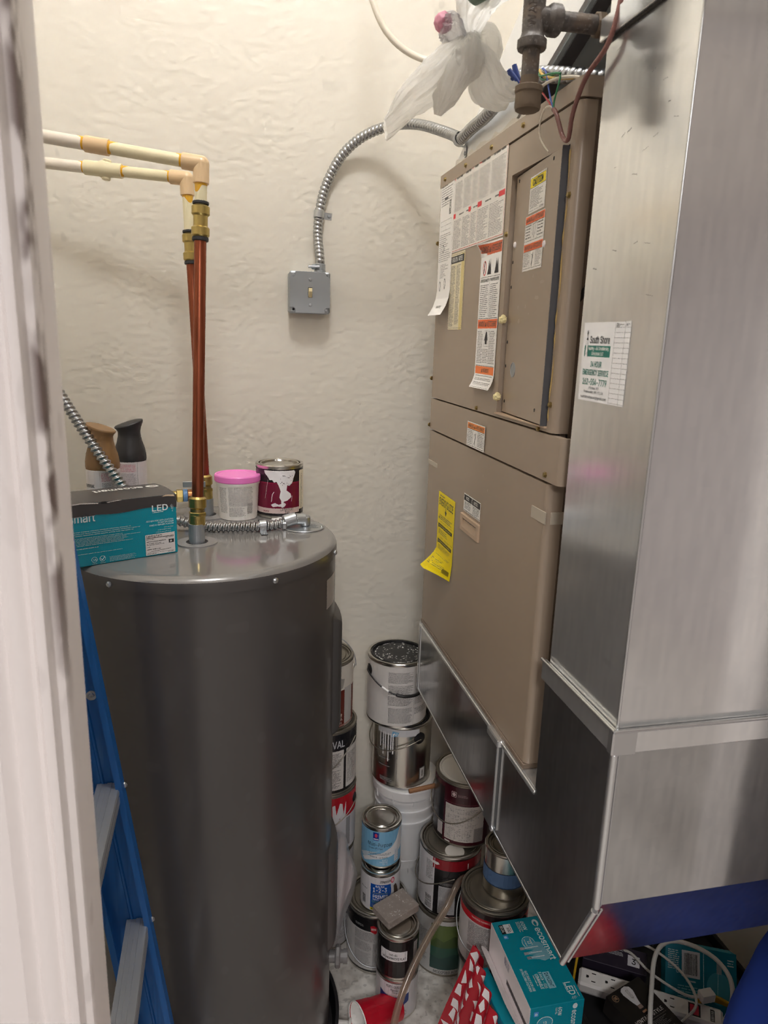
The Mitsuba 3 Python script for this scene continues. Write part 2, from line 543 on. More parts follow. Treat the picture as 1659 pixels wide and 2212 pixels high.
# the moulded door casing at the left edge: a plan profile swept upwards
prof = [(-.128, .622), (-.128, .566), (-.1295, .560), (-.1345, .556)]
xs = [(-.137, .5430), (-.1395, .5415), (-.1435, .5413), (-.1462, .5440), (-.1490, .5443), (-.1515, .5420), (-.1550, .5403), (-.1590, .5398), (-.1625, .5408), (-.1650, .5425),
      (-.1675, .5418), (-.1710, .5385), (-.1750, .5350), (-.1830, .5345), (-.1950, .5340), (-.2010, .5335), (-.2050, .5360), (-.2060, .5600), (-.2060, .622)]
cas = prism(prof + xs, 'z', 0, 2.06)
struct('trim_1', cas, 'm_casing', 'white moulded door casing with grimy worn edge', 30)
head = cbox(-.206, .83, .536, .622, 2.06, 2.12, .004)
struct('trim_2', head, 'm_casing', 'white head casing of the doorway')
struct('trim_3', prism([(.75, .622), (.75, .566), (.757, .545), (.82, .540), (.825, .560), (.825, .622)], 'z', 0, 2.06), 'm_casing', 'white door casing on the far side')

# ------------------------------------------------------------------ lamps
lamp = thing('unseen_ceiling_lamp', 'unseen globe lamp on the closet ceiling, lighting the wall and ducts from above', 'lamp')
bx, by, bz = BULB
g = trimesh.creation.icosphere(3, BULB_R); g.apply_translation(BULB)
scene[lamp + '__bulb'] = mikit.ply(g, 'm_white_plastic', smooth=True, emitter={'type': 'area', 'radiance': {'type': 'rgb', 'value': list(BULB_POWER)}})
part(lamp, 'holder', lathe([(0, 0), (.06, 0), (.06, .012), (.05, .02), (.05, .04), (0, .04)], 32, (bx, by, 3.35), (bx, by, 2.6)), 'm_white_plastic')
hl = thing('unseen_hall_light', 'unseen ceiling light behind the camera, lighting the casing and lower closet', 'ceiling light')
part(hl, 'base', cyl((-.1, -1.1, 2.455), (-.1, -1.1, 2.48), .27), 'm_white_plastic')
scene[hl + '__diffuser'] = mikit.ply(lathe([(0, 0), (.14, .006), (.22, .024), (.25, .05)], 36, at=(-.1, -1.1, 2.405)), 'm_white_plastic', smooth=True, flip_normals=False,
                                     emitter={'type': 'area', 'radiance': {'type': 'rgb', 'value': list(HALL_POWER)}})

# ------------------------------------------------------------------ water heater
TC, TR, TH = (-.047, 1.466), .271, 1.291
wh = thing('water_heater', 'tall dark grey electric tank water heater against the cream wall', 'water heater')
part(wh, 'jacket', lathe([(0, .035), (TR - .004, .035), (TR, .05), (TR, TH - .030)], 128, at=(*TC, 0)), 'm_tank', 30)
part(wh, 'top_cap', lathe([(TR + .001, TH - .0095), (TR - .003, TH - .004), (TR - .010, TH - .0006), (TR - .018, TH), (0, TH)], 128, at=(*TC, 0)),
     'm_tank_top_sheen', 30, 'glossy lid, wall reflection put into its paler grey')
part(wh, 'cap_skirt', lathe([(TR, TH - .030), (TR + .0022, TH - .030), (TR + .0025, TH - .017), (TR + .001, TH - .0095)], 128, at=(*TC, 0)), 'm_tank', 30, 'dark turned-down edge of the lid')
part(wh, 'base_pan', lathe([(0, 0), (.284, 0), (.293, .045), (.297, .05), (.289, .05), (.280, .012), (0, .012)], 96, at=(*TC, 0)), 'm_black', 30, 'black drain pan')
for a in (-125, -62, -18, 30, 160):
    n = np.array([math.cos(math.radians(a)), math.sin(math.radians(a)), 0])
    q = np.array([*TC, TH - .0205]) + n * (TR + .0025)
    part(wh, 'screw', lathe([(0, 0), (.0055, 0), (.0055, .002), (.003, .0042), (0, .0045)], 14, q, q + n), 'm_zinc')
P1, P2 = np.array([-.061, 1.414]), np.array([-.047, 1.640])
for q, rr in ((P1, .040), (P2, .052)):
    part(wh, 'pipe_collar', ring((*q, TH), (*q, TH + .0025), .0215, rr, 48), 'm_collar', 30, 'pale grey plastic pipe collar')
    part(wh, 'collar_gap', cyl((*q, TH), (*q, TH + .0012), .0215), 'm_black_matte')
    part(wh, 'nipple', ring((*q, TH), (*q, TH + .040), .009, .0155), 'm_zinc_matte', 30, 'grey steel pipe nipple')
jp = np.array([.162, 1.508])
part(wh, 'junction_plate', cyl((*jp, TH), (*jp, TH + .003), .046, 48, .0008), 'm_zinc', 30, 'round zinc wiring cover plate')
a = Art(4)
for k in range(7):
    a.rect(.012 , -.020 + k * .0052, .030 + .004 * math.sin(k * 2), -.0178 + k * .0052, (118, 122, 126), 1)
printed(wh + '__junction_plate', 'plate_lettering', a, plane((*jp, TH + .0031), (1, 0, 0), (0, 1, 0)))
for s in (1, -1):
    part(wh, 'screw', lathe([(0, 0), (.004, 0), (.003, .0025), (0, .003)], 12, (jp[0] + s * .039, jp[1] - s * .008, TH + .003), (jp[0] + s * .039, jp[1] - s * .008, 2)), 'm_zinc')


def tank_panel(z0, z1, a0, a1, d):
    """a raised access cover that follows the jacket"""
    def f(u, v):
        e = np.clip(np.minimum(np.minimum(u, 1 - u) * (a1 - a0) * TR, np.minimum(v, 1 - v) * (z1 - z0)) / .030, 0, 1)
        r = TR + d * np.sqrt(1 - (1 - e) ** 2)
        al = a0 + (a1 - a0) * u
        return np.stack([TC[0] + r * np.cos(al), TC[1] + r * np.sin(al), z0 + (z1 - z0) * v], -1)
    return grid(f, 25, 41)


rad = math.radians
part(wh, 'access_cover', tank_panel(.845, 1.125, rad(-16), rad(18), .017), 'm_cover', True, 'dark grey access cover')
part(wh, 'access_cover', tank_panel(.285, .565, rad(-20), rad(14), .016), 'm_cover', True, 'dark grey access cover')
a = Art(5)
a.rect(-.033, 0, .030, .062, (160, 155, 151), 0)
a.rect(-.030, .002, .028, .060, (150, 145, 141), 1)
printed(wh, 'rating_decal', a, wrap(TC, TR + .0006, TH - .126, rad(-22)), .012, 'm_print_gloss', 'blank grey decal')
dv = np.array([TC[0] + TR * math.cos(rad(-12)), TC[1] + TR * math.sin(rad(-12)), .235])
dn = np.array([math.cos(rad(-12)), math.sin(rad(-12)), 0])
part(wh, 'drain_valve', cyl(dv - dn * .004, dv + dn * .036, .0145, 24, .002), 'm_plastic_grey', 30, 'grey plastic drain valve')
kn = []
for k in range(8):
    al = k * PI / 4
    kn += [cyl(dv + dn * .014, dv + dn * .027, .026, 8, .003)] if k == 0 else []
part(wh + '__drain_valve', 'valve_knob', cat_(*kn), 'm_plastic_grey', 20, 'ribbed valve knob')
part(wh + '__drain_valve', 'valve_outlet', ring(dv + dn * .034, dv + dn * .044, .009, .0165), 'm_plastic_grey')
# clear pouch with the papers
def pouch(a, b, c, d, e, k):
    """a hanging sheet: a top left, b top right, c right corner, d bottom, e how far in from the edge"""
    a, b, c, d = (np.asarray(q, float) for q in (a, b, c, d))
    m = (a + b + c + d) / 4
    a, b, c, d = (q + (m - q) * e for q in (a, b, c, d))
    def f(u, v):
        u, v = u[..., None], v[..., None]
        p = (a * (1 - v) + d * v) * (1 - u) + (b * (1 - v) + (c * .8 + d * .2) * v) * u
        return p + np.array([.35, -.9, 0]) * (.010 * np.sin(PI * u) * np.sin(PI * v) + .004 * np.sin(u * 7 + v * 9) + k)
    return grid(f, 18, 26)
pc = thing('document_pouch', 'clear plastic pouch of folded white papers hanging on the tank side', 'document pouch')
PQ = ((.228, 1.452, .555), (.262, 1.490, .515), (.312, 1.500, .425), (.236, 1.410, .272))
part(pc, 'pouch', pouch(*PQ, 0, .002), 'm_film_clear', True)
part(pc, 'papers', pouch(*PQ, .22, -.002), 'm_card_white', True, 'folded white papers')

# ------------------------------------------------------------------ copper and plastic water pipes
def water_pipe(name, label, base, top, left, coup, valve, side):
    key = thing(name, label, 'water pipe', 'water pipes above the tank')
    base, top, left = (np.asarray(v, float) for v in (base, top, left))
    up = unit(top - base)
    L = np.linalg.norm(top - base)
    at = lambda s: base + up * s
    z = lambda h: (h - base[2]) / up[2]
    r = .0111
    f = lambda a, b, rr, m, nm, n=32, c=.001, lab=None: part(key, nm, cyl(at(a), at(b), rr, n, c), m, 30, lab)
    s0 = .036
    f(s0, s0 + .022, .0158, 'm_brass', 'female_adapter', 32, .0015, 'brass adapter')
    f(s0 + .020, s0 + .027, .0178, 'm_brass', 'adapter_hex', 6, .001)
    f(s0 + .026, s0 + .034, .0140, 'm_brass_dull', 'adapter_neck')
    f(s0 + .033, s0 + .058, .0172, 'm_brass', 'push_collar', 32, .004)
    c1 = z(1.868 if side == 0 else 1.845)
    f(s0 + .05, c1, r, 'm_copper', 'copper_riser', 32, 0, 'brown copper riser')
    f(c1 - .003, c1 + .004, .0150, 'm_rubber', 'release_ring')
    f(c1 + .004, c1 + .023, .0166, 'm_brass', 'coupling_end', 32, .003)
    f(c1 + .022, c1 + .042, .0132, 'm_brass', 'coupling_body')
    f(c1 + .041, c1 + .060, .0166, 'm_brass', 'coupling_end', 32, .003)
    f(c1 + .061, c1 + .0665, .0150, 'm_rubber', 'release_ring')
    f(c1 + .06, L, r, 'm_cpvc', 'plastic_riser', 32, 0, 'cream plastic riser')
    hd = unit(left - top)
    e = .034
    el = cat_(cyl(top - up * e, top, .0145, 32, .0006), cyl(top + hd * e, top, .0145, 32, .0006), trimesh.creation.icosphere(3, .0146).apply_translation(top))
    part(key, 'elbow', el, 'm_cpvc_tan', 30, 'tan plastic elbow')
    H = np.linalg.norm(left - top)
    hat = lambda s: top + hd * s
    part(key, 'plastic_run', cyl(hat(.02), hat(coup + .01), r, 32), 'm_cpvc', 30, 'cream plastic run')
    part(key, 'plastic_run', cyl(hat(coup + .04), hat(H), r * 1.02, 32), 'm_cpvc_white', 30, 'old whitened plastic run')
    if valve:
        c = hat(coup + .035)
        pr = [(0, 0), (.0145, 0), (.0145, .024), (.0172, .030), (.0176, .042), (.0150, .048), (.0146, .078), (0, .078)]
        part(key, 'union', lathe(pr, 36, hat(coup), hat(coup + .1)), 'm_cpvc', 30, 'cream plastic union')
        part(key, 'boss', cyl(c + np.array([0, 0, -.021]), c + np.array([.004, 0, .020]), .009, 24, .002), 'm_cpvc')
        ends = (coup - .004, coup + .081)
    else:
        part(key, 'coupling', cyl(hat(coup), hat(coup + .042), .0142, 36, .0006), 'm_cpvc_tan', 30, 'tan plastic coupling')
        ends = (coup - .004, coup + .046)
    rn = random.Random(7 + side)
    def smear(p, d, name='cement_smear'):
        x, y, w = ortho(d, (0, 0, 1))
        def fn(u, v):
            al = -PI * .9 + 2 * PI * .9 * u
            ln = .004 + .012 * np.clip(np.sin(al * 1.0 + 1.1) * .6 + .5 * np.cos(2.3 * al), 0, 1) * (1 + .5 * v * 0)
            rr = r * 1.02 + .0004 * (1 - v)
            return p + (ln * v)[..., None] * x + (rr * np.cos(al))[..., None] * y + (rr * np.sin(al))[..., None] * w
        part(key, name, grid(fn, 40, 4), 'm_cement', True, 'yellow pipe cement')
    smear(hat(ends[0] + .004), -hd)
    smear(hat(ends[1] - .003), hd)
    smear(hat(e), hd)
    smear(at(L) - up * e, -up)
    return key, at


k1, at1 = water_pipe('water_pipe', 'front water pipe of brown copper and cream plastic rising from the tank', (*P1, TH), (-.033, 1.452, 1.999), (-.62, 1.548, 2.072), .165, False, 0)
k2, at2 = water_pipe('water_pipe', 'rear water pipe of copper and cream plastic with a bulging union, nearer the wall', (*P2, TH), (-.069, 1.678, 2.015), (-.72, 1.815, 2.062), .135, True, 1)
b0 = at2(.048)
sd = unit((-1, -.10, 0.0))
part(k2, 'branch_tee', cyl(b0, b0 + sd * .040, .0135, 32, .001), 'm_bronze', 30, 'bronze side branch')
part(k2, 'branch_tape', cyl(b0 + sd * .040, b0 + sd * .050, .0143, 32, .001), 'm_tape_blue', 30, 'blue tape band')
part(k2, 'branch_hex', cyl(b0 + sd * .050, b0 + sd * .064, .0155, 6, .001), 'm_brass', 20, 'brass nut')
part(k2, 'branch_end', cyl(b0 + sd * .064, b0 + sd * .11, .011, 28, .001), 'm_brass')
tg = at2(.075)
part(k2, 'tag', cbox(tg[0] - .048, tg[0] + .002, tg[1] - .018, tg[1] - .0165, tg[2] - .006, tg[2] + .007, .0005), 'm_zinc', 30, 'small metal tag')

# flexible conduit lying on the tank lid
fc = thing('flexible_conduit', 'ribbed steel conduit lying on the tank lid and rising behind the teal box', 'conduit')
zc = TH + .0118
part(fc, 'conduit', flex([(.134, 1.505, zc + .006), (.102, 1.496, zc), (.064, 1.484, zc), (.0, 1.485, zc), (-.045, 1.496, zc), (-.095, 1.503, zc + .010), (-.142, 1.485, zc + .032), (-.182, 1.461, zc + .066),
                          (-.204, 1.469, zc + .094), (-.243, 1.486, zc + .151), (-.282, 1.510, zc + .209), (-.317, 1.537, zc + .261), (-.36, 1.56, zc + .33)], .0114, amp=.0017), 'm_conduit', True)
part(fc, 'connector', cat_(cyl((.118, 1.503, zc + .004), (.146, 1.508, zc + .010), .0140, 24, .002), cyl((.142, 1.507, zc + .009), (.168, 1.512, zc + .006), .0125, 24, .004),
                           cyl((.166, 1.512, TH + .003), (.166, 1.512, zc + .014), .0118, 24, .003), cbox(.114, .124, 1.486, 1.496, zc - .010, zc + .006, .002)), 'm_zinc', 30, 'cast elbow connector')
def strap(key, c, axis, out, side, r=.0128, w=.014, base=.0128):
    """a one-hole strap: a band over the conduit and a flat ear with its screw"""
    ax, out = unit(axis), unit(out)
    sd = np.cross(ax, out) * side
    c = np.asarray(c, float)
    al = np.linspace(-.15 * PI, 1.0 * PI, 20)
    prof = [(-math.cos(t) * r, math.sin(t) * r) for t in al]
    prof += [(r, -base), (r + .020, -base)]
    pts = np.array(prof)
    def fn(u, v):
        k = u * (len(pts) - 1)
        i = np.clip(np.floor(k).astype(int), 0, len(pts) - 2)
        q = pts[i] + (pts[i + 1] - pts[i]) * (k - i)[..., None]
        q = np.where((np.abs(k - np.round(k)) < 1e-6)[..., None], pts[np.round(k).astype(int)], q)
        return c + ax * ((v - .5) * w)[..., None] + sd * q[..., :1] + out * q[..., 1:]
    m = grid(fn, len(pts), 3)
    m2 = m.copy(); m2.vertices = m2.vertices + out * .0012; m2.invert()
    part(key, 'strap', cat_(m, m2), 'm_zinc', 30, 'zinc one-hole strap')
    q = c + sd * (r + .013) - out * (base - .0012)
    part(key, 'strap_screw', lathe([(0, 0), (.0042, 0), (.003, .002), (0, .0024)], 12, q, q + out), 'm_zinc_matte')
strap(fc, (.072, 1.4855, zc), (-1, -.1, 0), (0, 0, 1), -1, base=.0110)

# ------------------------------------------------------------------ switch box and conduit on the wall
sw = thing('switch_box', 'square grey steel switch box with ivory toggle on the cream wall', 'switch box')
x0, x1, z0, z1, yf = .158, .2575, 1.7535, 1.8515, 1.803
part(sw, 'box', cbox(x0, x1, yf + .006, YB, z0, z1, .005), 'm_zinc_matte', 30)
tt = .004
part(sw, 'cover', prism([(x0 + .001, z0 + .014), (x0 + .010, z0 + .014), (x0 + .014, z0 + .010), (x0 + .014, z0 + .001), (x1 - .014, z0 + .001), (x1 - .014, z0 + .010), (x1 - .010, z0 + .014), (x1 - .001, z0 + .014),
     (x1 - .001, z1 - .014), (x1 - .008, z1 - .011), (x1 - .014, z1 - .001), (x0 + .014, z1 - .001), (x0 + .014, z1 - .010), (x0 + .010, z1 - .014), (x0 + .001, z1 - .014)], 'y', yf - .004, yf + .006), 'm_zinc_matte', 20, 'raised cover plate')
part(sw, 'cover_rim', cbox(x0, x1, yf + .002, yf + .008, z0, z1, .004), 'm_zinc_matte', 20)
cx, cz = (x0 + x1) / 2, (z0 + z1) / 2
for dx, dz in ((0, .030), (0, -.029), (-.040, .040), (.040, -.040)):
    screw_y = yf - .004 if dx == 0 else yf + .002
    part(sw, 'screw', lathe([(0, 0), (.0038, 0), (.003, .002), (0, .0022)], 14, (cx + dx, screw_y, cz + dz), (cx + dx, screw_y - 1, cz + dz)), 'm_zinc')
for dx, dz in ((-.040, -.040), (.040, .040)):
    part(sw, 'screw_hole', cyl((cx + dx, yf + .0014, cz + dz), (cx + dx, yf + .004, cz + dz), .003, 14), 'm_black_matte')
part(sw, 'toggle_slot', cbox(cx - .0052, cx + .0052, yf - .0046, yf, cz - .012, cz + .012, .0005), 'm_gap')
part(sw, 'toggle', hull([(cx + sx * w, yf + dy, cz + dz) for sx in (1, -1) for w, dy, dz in ((.0044, -.005, .0105), (.0044, -.005, -.0115), (.0038, -.013, .010), (.0038, -.015, .002), (.0040, -.006, -.011))]), 'm_ivory', 30, 'ivory toggle')
wc = thing('wall_conduit', 'ribbed grey conduit arching up the wall from the switch box to the furnace', 'conduit')
yc = YB - .0122
part(wc, 'conduit', flex([(.2345, 1.827, 1.868), (.2330, 1.830, 1.90), (.2305, yc, 1.94), (.2335, yc, 1.985), (.243, yc, 2.034), (.262, yc - .004, 2.082), (.292, 1.826, 2.128), (.332, 1.806, 2.160), (.382, 1.772, 2.177),
                          (.430, 1.715, 2.172), (.462, 1.640, 2.146), (.482, 1.545, 2.108), (.476, 1.505, 2.095), (.474, 1.44, 2.096), (.472, 1.34, 2.096), (.470, 1.26, 2.102), (.468, 1.215, 2.100), (.463, 1.15, 2.096), (.470, 1.08, 2.080), (.500, 1.030, 2.065), (.56, 1.004, 2.0585), (.66, .998, 2.057)], .0115, amp=.0009, sharp=.35), 'm_conduit', True)
part(wc, 'connector', cat_(cyl((.2345, 1.827, 1.8515), (.2345, 1.827, 1.858), .014, 24, .001), cyl((.2345, 1.827, 1.857), (.2342, 1.827, 1.872), .0135, 24, .0015), cbox(.212, .224, 1.812, 1.826, 1.858, 1.870, .003)), 'm_zinc_matte', 30, 'clamp connector')
part(wc, 'connector_screw', cyl((.205, 1.816, 1.864), (.232, 1.812, 1.864), .0032, 14, .0005), 'm_zinc')
strap(wc, (.2335, yc, 1.988), (.08, 0, 1), (0, -1, 0), 1, w=.016)
strap(wc, (.476, 1.505, 2.095), (0, -1, 0.05), (-1, 0, 0), 1, base=.012)
strap(wc, (.468, 1.215, 2.100), (0, -1, 0.0), (-1, 0, 0), -1, w=.012)
part(wc, 'end_fitting', cat_(cyl((.4695, 1.232, 2.1015), (.468, 1.205, 2.100), .0165, 28, .003)), 'm_zinc', 30, 'cast end fitting')

# ------------------------------------------------------------------ furnace
XF, FY0, FY1, FZ0, FZ1 = .469, .962, 1.603, 1.014, 2.044
fu = thing('furnace', 'tall taupe furnace cabinet covered in warning stickers beside the silver duct', 'furnace')
part(fu, 'cabinet', cbox(XF + .012, .98, FY0 + .008, FY1 - .002, FZ0, FZ1 - .002, .003), 'm_taupe_side', 20, 'brown cabinet sides')


def wrap_panel(z0, z1, x=XF, y0=FY0, flange=.024, r=.010):
    """front sheet whose near edge turns back round a rolled corner"""
    arc = [(x + r - r * math.cos(t), y0 + r - r * math.sin(t)) for t in np.linspace(0, PI / 2, 7)]
    outer = [(x, FY1)] + arc + [(x + flange, y0)]
    inner = [(x + flange, y0 + .006), (x + .011, y0 + .006), (x + .011, FY1)]
    return prism(outer + inner, 'z', z0, z1)


oy0, oy1, oz0, oz1 = .985, 1.192, 1.578, 1.966      # opening behind the access cover
up = wrap_panel(1.571, 2.016)
import manifold3d as m3


def solid(m):
    m = m.copy(); m.merge_vertices()
    return m3.Manifold(m3.Mesh(np.asarray(m.vertices, np.float32), np.asarray(m.faces, np.uint32)))


def back(M):
    q = M.to_mesh()
    return trimesh.Trimesh(q.vert_properties[:, :3], q.tri_verts, process=False)


upc = solid(up) - solid(cbox(XF - .02, XF + .03, oy0, oy1, oz0, oz1, 0))
part(fu, 'upper_panel', back(upc), 'm_taupe', 30, 'upper taupe panel')
part(fu, 'top_strip', wrap_panel(2.0185, FZ1, XF - .002, FY0 - .002, .06), 'm_taupe', 30, 'screwed top strip')
part(fu, 'middle_panel', wrap_panel(1.4985, 1.568, XF - .001, FY0 - .034, .060), 'm_taupe', 30, 'narrow middle panel')
part(fu, 'blower_door', wrap_panel(FZ0 + .010, 1.4945, XF, FY0, .026), 'm_taupe', 30, 'large lower door')
part(fu, 'door_lip', cbox(XF - .0015, XF + .03, FY0 + .002, FY1, FZ0 - .001, FZ0 + .0085, .001), 'm_taupe_side', 20)
part(fu, 'seam', cbox(XF + .0112, XF + .0125, FY0 + .004, FY1 - .001, FZ0 + .01, FZ1 - .004, 0), 'm_gap')
part(fu, 'side_seam', cbox(.4935, .4955, FY0 + .0065, FY0 + .0085, 1.03, 2.01, 0), 'm_gap')
part(fu, 'side_trim', prism([(.4955, 1.772), (.520, 1.806), (.56, 1.812), (.56, 1.800), (.522, 1.794), (.4955, 1.758)], 'y', FY0 + .005, FY0 + .0085), 'm_gap')
# access cover, standing proud at its near edge
CY = math.atan2(.018, oy1 - oy0)
ex = unit((-math.sin(CY), -math.cos(CY), 0))          # along the cover, away to near
cn = unit((-math.cos(CY), math.sin(CY), 0))           # out of it
co = np.array([XF + .0092, oy1 - .004, 0])
LC = (oy1 - oy0) - .008
def on_cover(x, z, d=0.0):
    return co + ex * x + np.array([0, 0, z]) + cn * d
R = np.stack([ex, [0, 0, 1], np.cross(ex, [0, 0, 1])], 1)
part(fu, 'access_cover', obox(on_cover(LC / 2, (oz0 + oz1) / 2), np.stack([ex, [0, 0, 1], cn], 1), (LC, oz1 - oz0 - .006, .002), .0005), 'm_taupe', 20, 'loose access cover')
part(fu + '__access_cover', 'cover_flange', obox(on_cover(LC, (oz0 + oz1) / 2, -.008), np.stack([ex, [0, 0, 1], cn], 1), (.0015, oz1 - oz0 - .002, .018), .0004), 'm_gasket', 20, 'grey turned edge of the cover')
part(fu, 'recess_wall', cat_(cbox(XF + .010, XF + .03, oy1 - .0005, oy1 + .001, oz0, oz1, 0), cbox(XF + .010, XF + .03, oy0, oy1, oz1 - .0005, oz1 + .001, 0)), 'm_taupe_side', 20)  # darker taupe carries the shade inside the recess
part(fu, 'insulation', tube(spline([(XF - .0005, oy0 - .004 + .002 * math.sin(k * 2.1), oz0 + .01 + k * .037) for k in range(11)], 60), lambda s, f: .0007 + .0007 * np.sin(s * 130 + np.sin(s * 47) * 2) * (1 + 0 * f), 8), 'm_foam', True, 'yellow insulation edge')
part(fu, 'recess_ledge', cbox(XF - .004, XF + .012, oy0, oy1, oz0 - .002, oz0 + .001, .0005), 'm_taupe_light', 20)  # paler taupe stands in for light on the upturned ledge
part(fu + '__access_cover', 'knockout', lathe([(0, 0), (.0125, 0), (.0125, .0008), (.0110, .0012), (.0105, .0006), (0, .0006)], 28, on_cover(.048, 1.655, .001), on_cover(.048, 1.655, .01)), 'm_zinc_matte', 30, 'round knockout')
for x, z in ((.012, 1.955), (.168, 1.955), (.012, 1.60), (.170, 1.60), (.006, 1.83), (.006, 1.79), (.006, 1.70), (.006, 1.66)):
    part(fu + '__access_cover', 'screw_hole', cyl(on_cover(x, z, .0009), on_cover(x, z, .0013), .0028, 14), 'm_gap')
for x, z in ((.012, 1.857), (.155, 1.842)):
    part(fu + '__access_cover', 'rivet', lathe([(0, 0), (.0052, 0), (.004, .002), (0, .003)], 16, on_cover(x, z, .001), on_cover(x, z, 1)), 'm_card_white', 30, 'pale rivet')
for y, z in ((1.567, 2.031), (1.432, 2.031), (1.292, 2.031), (1.153, 2.031), (1.294, 1.576), (.973, 1.508), (.975, 1.899), (.978, 1.612), (1.012, 1.5725), (1.200, 1.876)):
    d = .002 if z > 2.02 else 0
    screw(fu + ('__top_strip' if z > 2.02 else '__upper_panel'), (XF - d - (.001 if z < 1.55 else 0), y, z), (-1, 0, 0))
for z in (1.907, 1.614, 1.507):
    screw(fu, (XF - .001, FY1 + .001, z), (-.6, .8, 0), .0038)
for y, z in ((1.184, 1.737), (1.187, 1.606)):
    g = trimesh.creation.icosphere(3, .006); v = g.vertices
    g.vertices = v * (1 + .7 * (meshkit.noise(v * 300 + y, 5)[:, None] - .4)) * np.array([1, 1.3, 1]) + np.array([XF - .003, y, z])
    part(fu, 'insulation_tuft', g, 'm_fibre', True, 'tuft of yellow insulation')
screw(fu, (.512, FY0 - .002, 2.030), (0, -1, 0), .0050, 'm_zinc')
screw(fu, (.500, FY0 + .006, 1.045), (0, -1, 0), .0055, 'm_zinc')
# door handle: a sloping pocket in a moulded frame
hy0, hy1, hz0, hz1 = 1.236, 1.344, 1.324, 1.360
fr = solid(cbox(XF - .004, XF + .002, hy0, hy1, hz0, hz1, .0015)) - solid(cbox(XF - .02, XF + .02, hy0 + .012, hy1 - .012, hz0 + .009, hz1 - .008, 0))
part(fu + '__blower_door', 'handle_frame', back(fr), 'm_taupe_light', 20, 'moulded tan pull handle')
part(fu + '__blower_door', 'handle_pocket', cbox(XF - .0006, XF + .001, hy0 + .011, hy1 - .011, hz0 + .008, hz1 - .007, 0), 'm_taupe_side', 20)
part(fu + '__blower_door', 'handle_slope', hull([(XF - .0004, hy0 + .012, hz0 + .024), (XF - .0004, hy1 - .012, hz0 + .024), (XF - .0036, hy0 + .012, hz0 + .009), (XF - .0036, hy1 - .012, hz0 + .009), (XF - .0004, hy0 + .012, hz0 + .009), (XF - .0004, hy1 - .012, hz0 + .009)]), 'm_taupe_light', 20)
for pts, y0, y1, z0, z1 in ((0, 1.532, FY1, 1.416, 1.426), (0, .9625, 1.013, 1.433, 1.452)):
    part(fu, 'tape_piece', cbox(XF - .0012, XF + .001, y0, y1, z0, z1, .0003), 'm_tape', 20, 'strip of clear tape')
part(fu, 'tape_piece', cbox(XF + .008, XF + .030, FY0 - .0012, FY0 + .001, 1.433, 1.452, .0003), 'm_tape', 20, 'strip of clear tape')

K, W_, OR, YL, RD, GRY, DRK = (30, 30, 32), (238, 236, 232), (226, 108, 60), (250, 226, 24), (214, 62, 70), (120, 118, 116), (52, 50, 48)


def on_front(yl, zb, d=.0006, x=XF):
    return plane((x - d, yl, zb), (0, -1, 0), (0, 0, 1))


def warn_bar(a, x0, y0, x1, y1, c=OR, t='WARNING'):
    a.rect(x0, y0, x1, y1, c, 1)
    h = (y1 - y0)
    w = x1 - x0
    if t == 'WARNING':
        a.text(t, x0 + .04 * w, y0 + .22 * h, h * .56, K, 2, w * .34)
        m = x0 + .43 * w
        a.poly([(m - .030 * w, y0 + .2 * h), (m + .030 * w, y0 + .2 * h), (m, y0 + .85 * h)], K, 2)
        a.text('AVERTISSEMENT', x0 + .48 * w, y0 + .22 * h, h * .56, K, 2, w * .49)
    else:
        m = x0 + .36 * w
        a.poly([(m - .025 * w, y0 + .22 * h), (m + .025 * w, y0 + .22 * h), (m, y0 + .8 * h)], K, 2)
        a.text('WARNING', x0 + .42 * w, y0 + .24 * h, h * .50, K, 2, w * .32)


def stick_man(a, x, y, h, c=K):
    a.disc(x + .12 * h, y + .92 * h, .03 * h, .07 * h, c, 2, 12)
    a.line([(x + .08 * h, y + .82 * h), (x, y + .42 * h), (x - .16 * h, y + .12 * h)], .05 * h, c, 2)
    a.line([(x, y + .42 * h), (x - .04 * h, y)], .05 * h, c, 2)
    a.line([(x - .18 * h, y + .86 * h), (x + .08 * h, y + .80 * h), (x + .22 * h, y + .55 * h)], .04 * h, c, 2)


# wide instruction sheet
a = Art(11); w, h = .290, .151
a.rect(0, 0, w, h + .004, (228, 224, 217), 0); a.frame(.002, .002, w - .002, h + .002, .0012, (196, 110, 96), 1)
cols = [.004, .060, .112, .150, .212, w - .004]
for i in range(5):
    a.para(cols[i] + .003, .078, cols[i + 1] - .004, h - .018, 24, (96, 92, 90), 1, .5, 3.2)
    a.para(cols[i] + .003, .006, cols[i + 1] - .004, .062, 16, (104, 100, 98), 1, .5, 3.2, .4)
    a.para(cols[i] + .012, h - .014, cols[i + 1] - .008, h - .006, 1, DRK, 1, .5, 2.4, 0)
for x in (.112, .150):
    a.line([(x, .006), (x, h - .004)], .0008, (150, 90, 84), 1)
for x, y, ww in ((.004, .066, .014), (.098, .066, .014), (.150, .066, .022), (.258, .066, .028), (.004, h - .012, .003), (.111, h - .011, .003), (.150, h - .010, .012), (.272, h - .008, .015)):
    a.rect(x, y, x + ww, y + .009, RD, 2)
for x in (.04, .085, .125, .19, .24):
    a.para(x, .067, x + .03, .073, 1, DRK, 1, .5, 2.4, 0)
printed(fu + '__upper_panel', 'instruction_sheet', a, on_front(1.503, 1.876, .0010), label='wide white instruction sticker with red corner blocks')
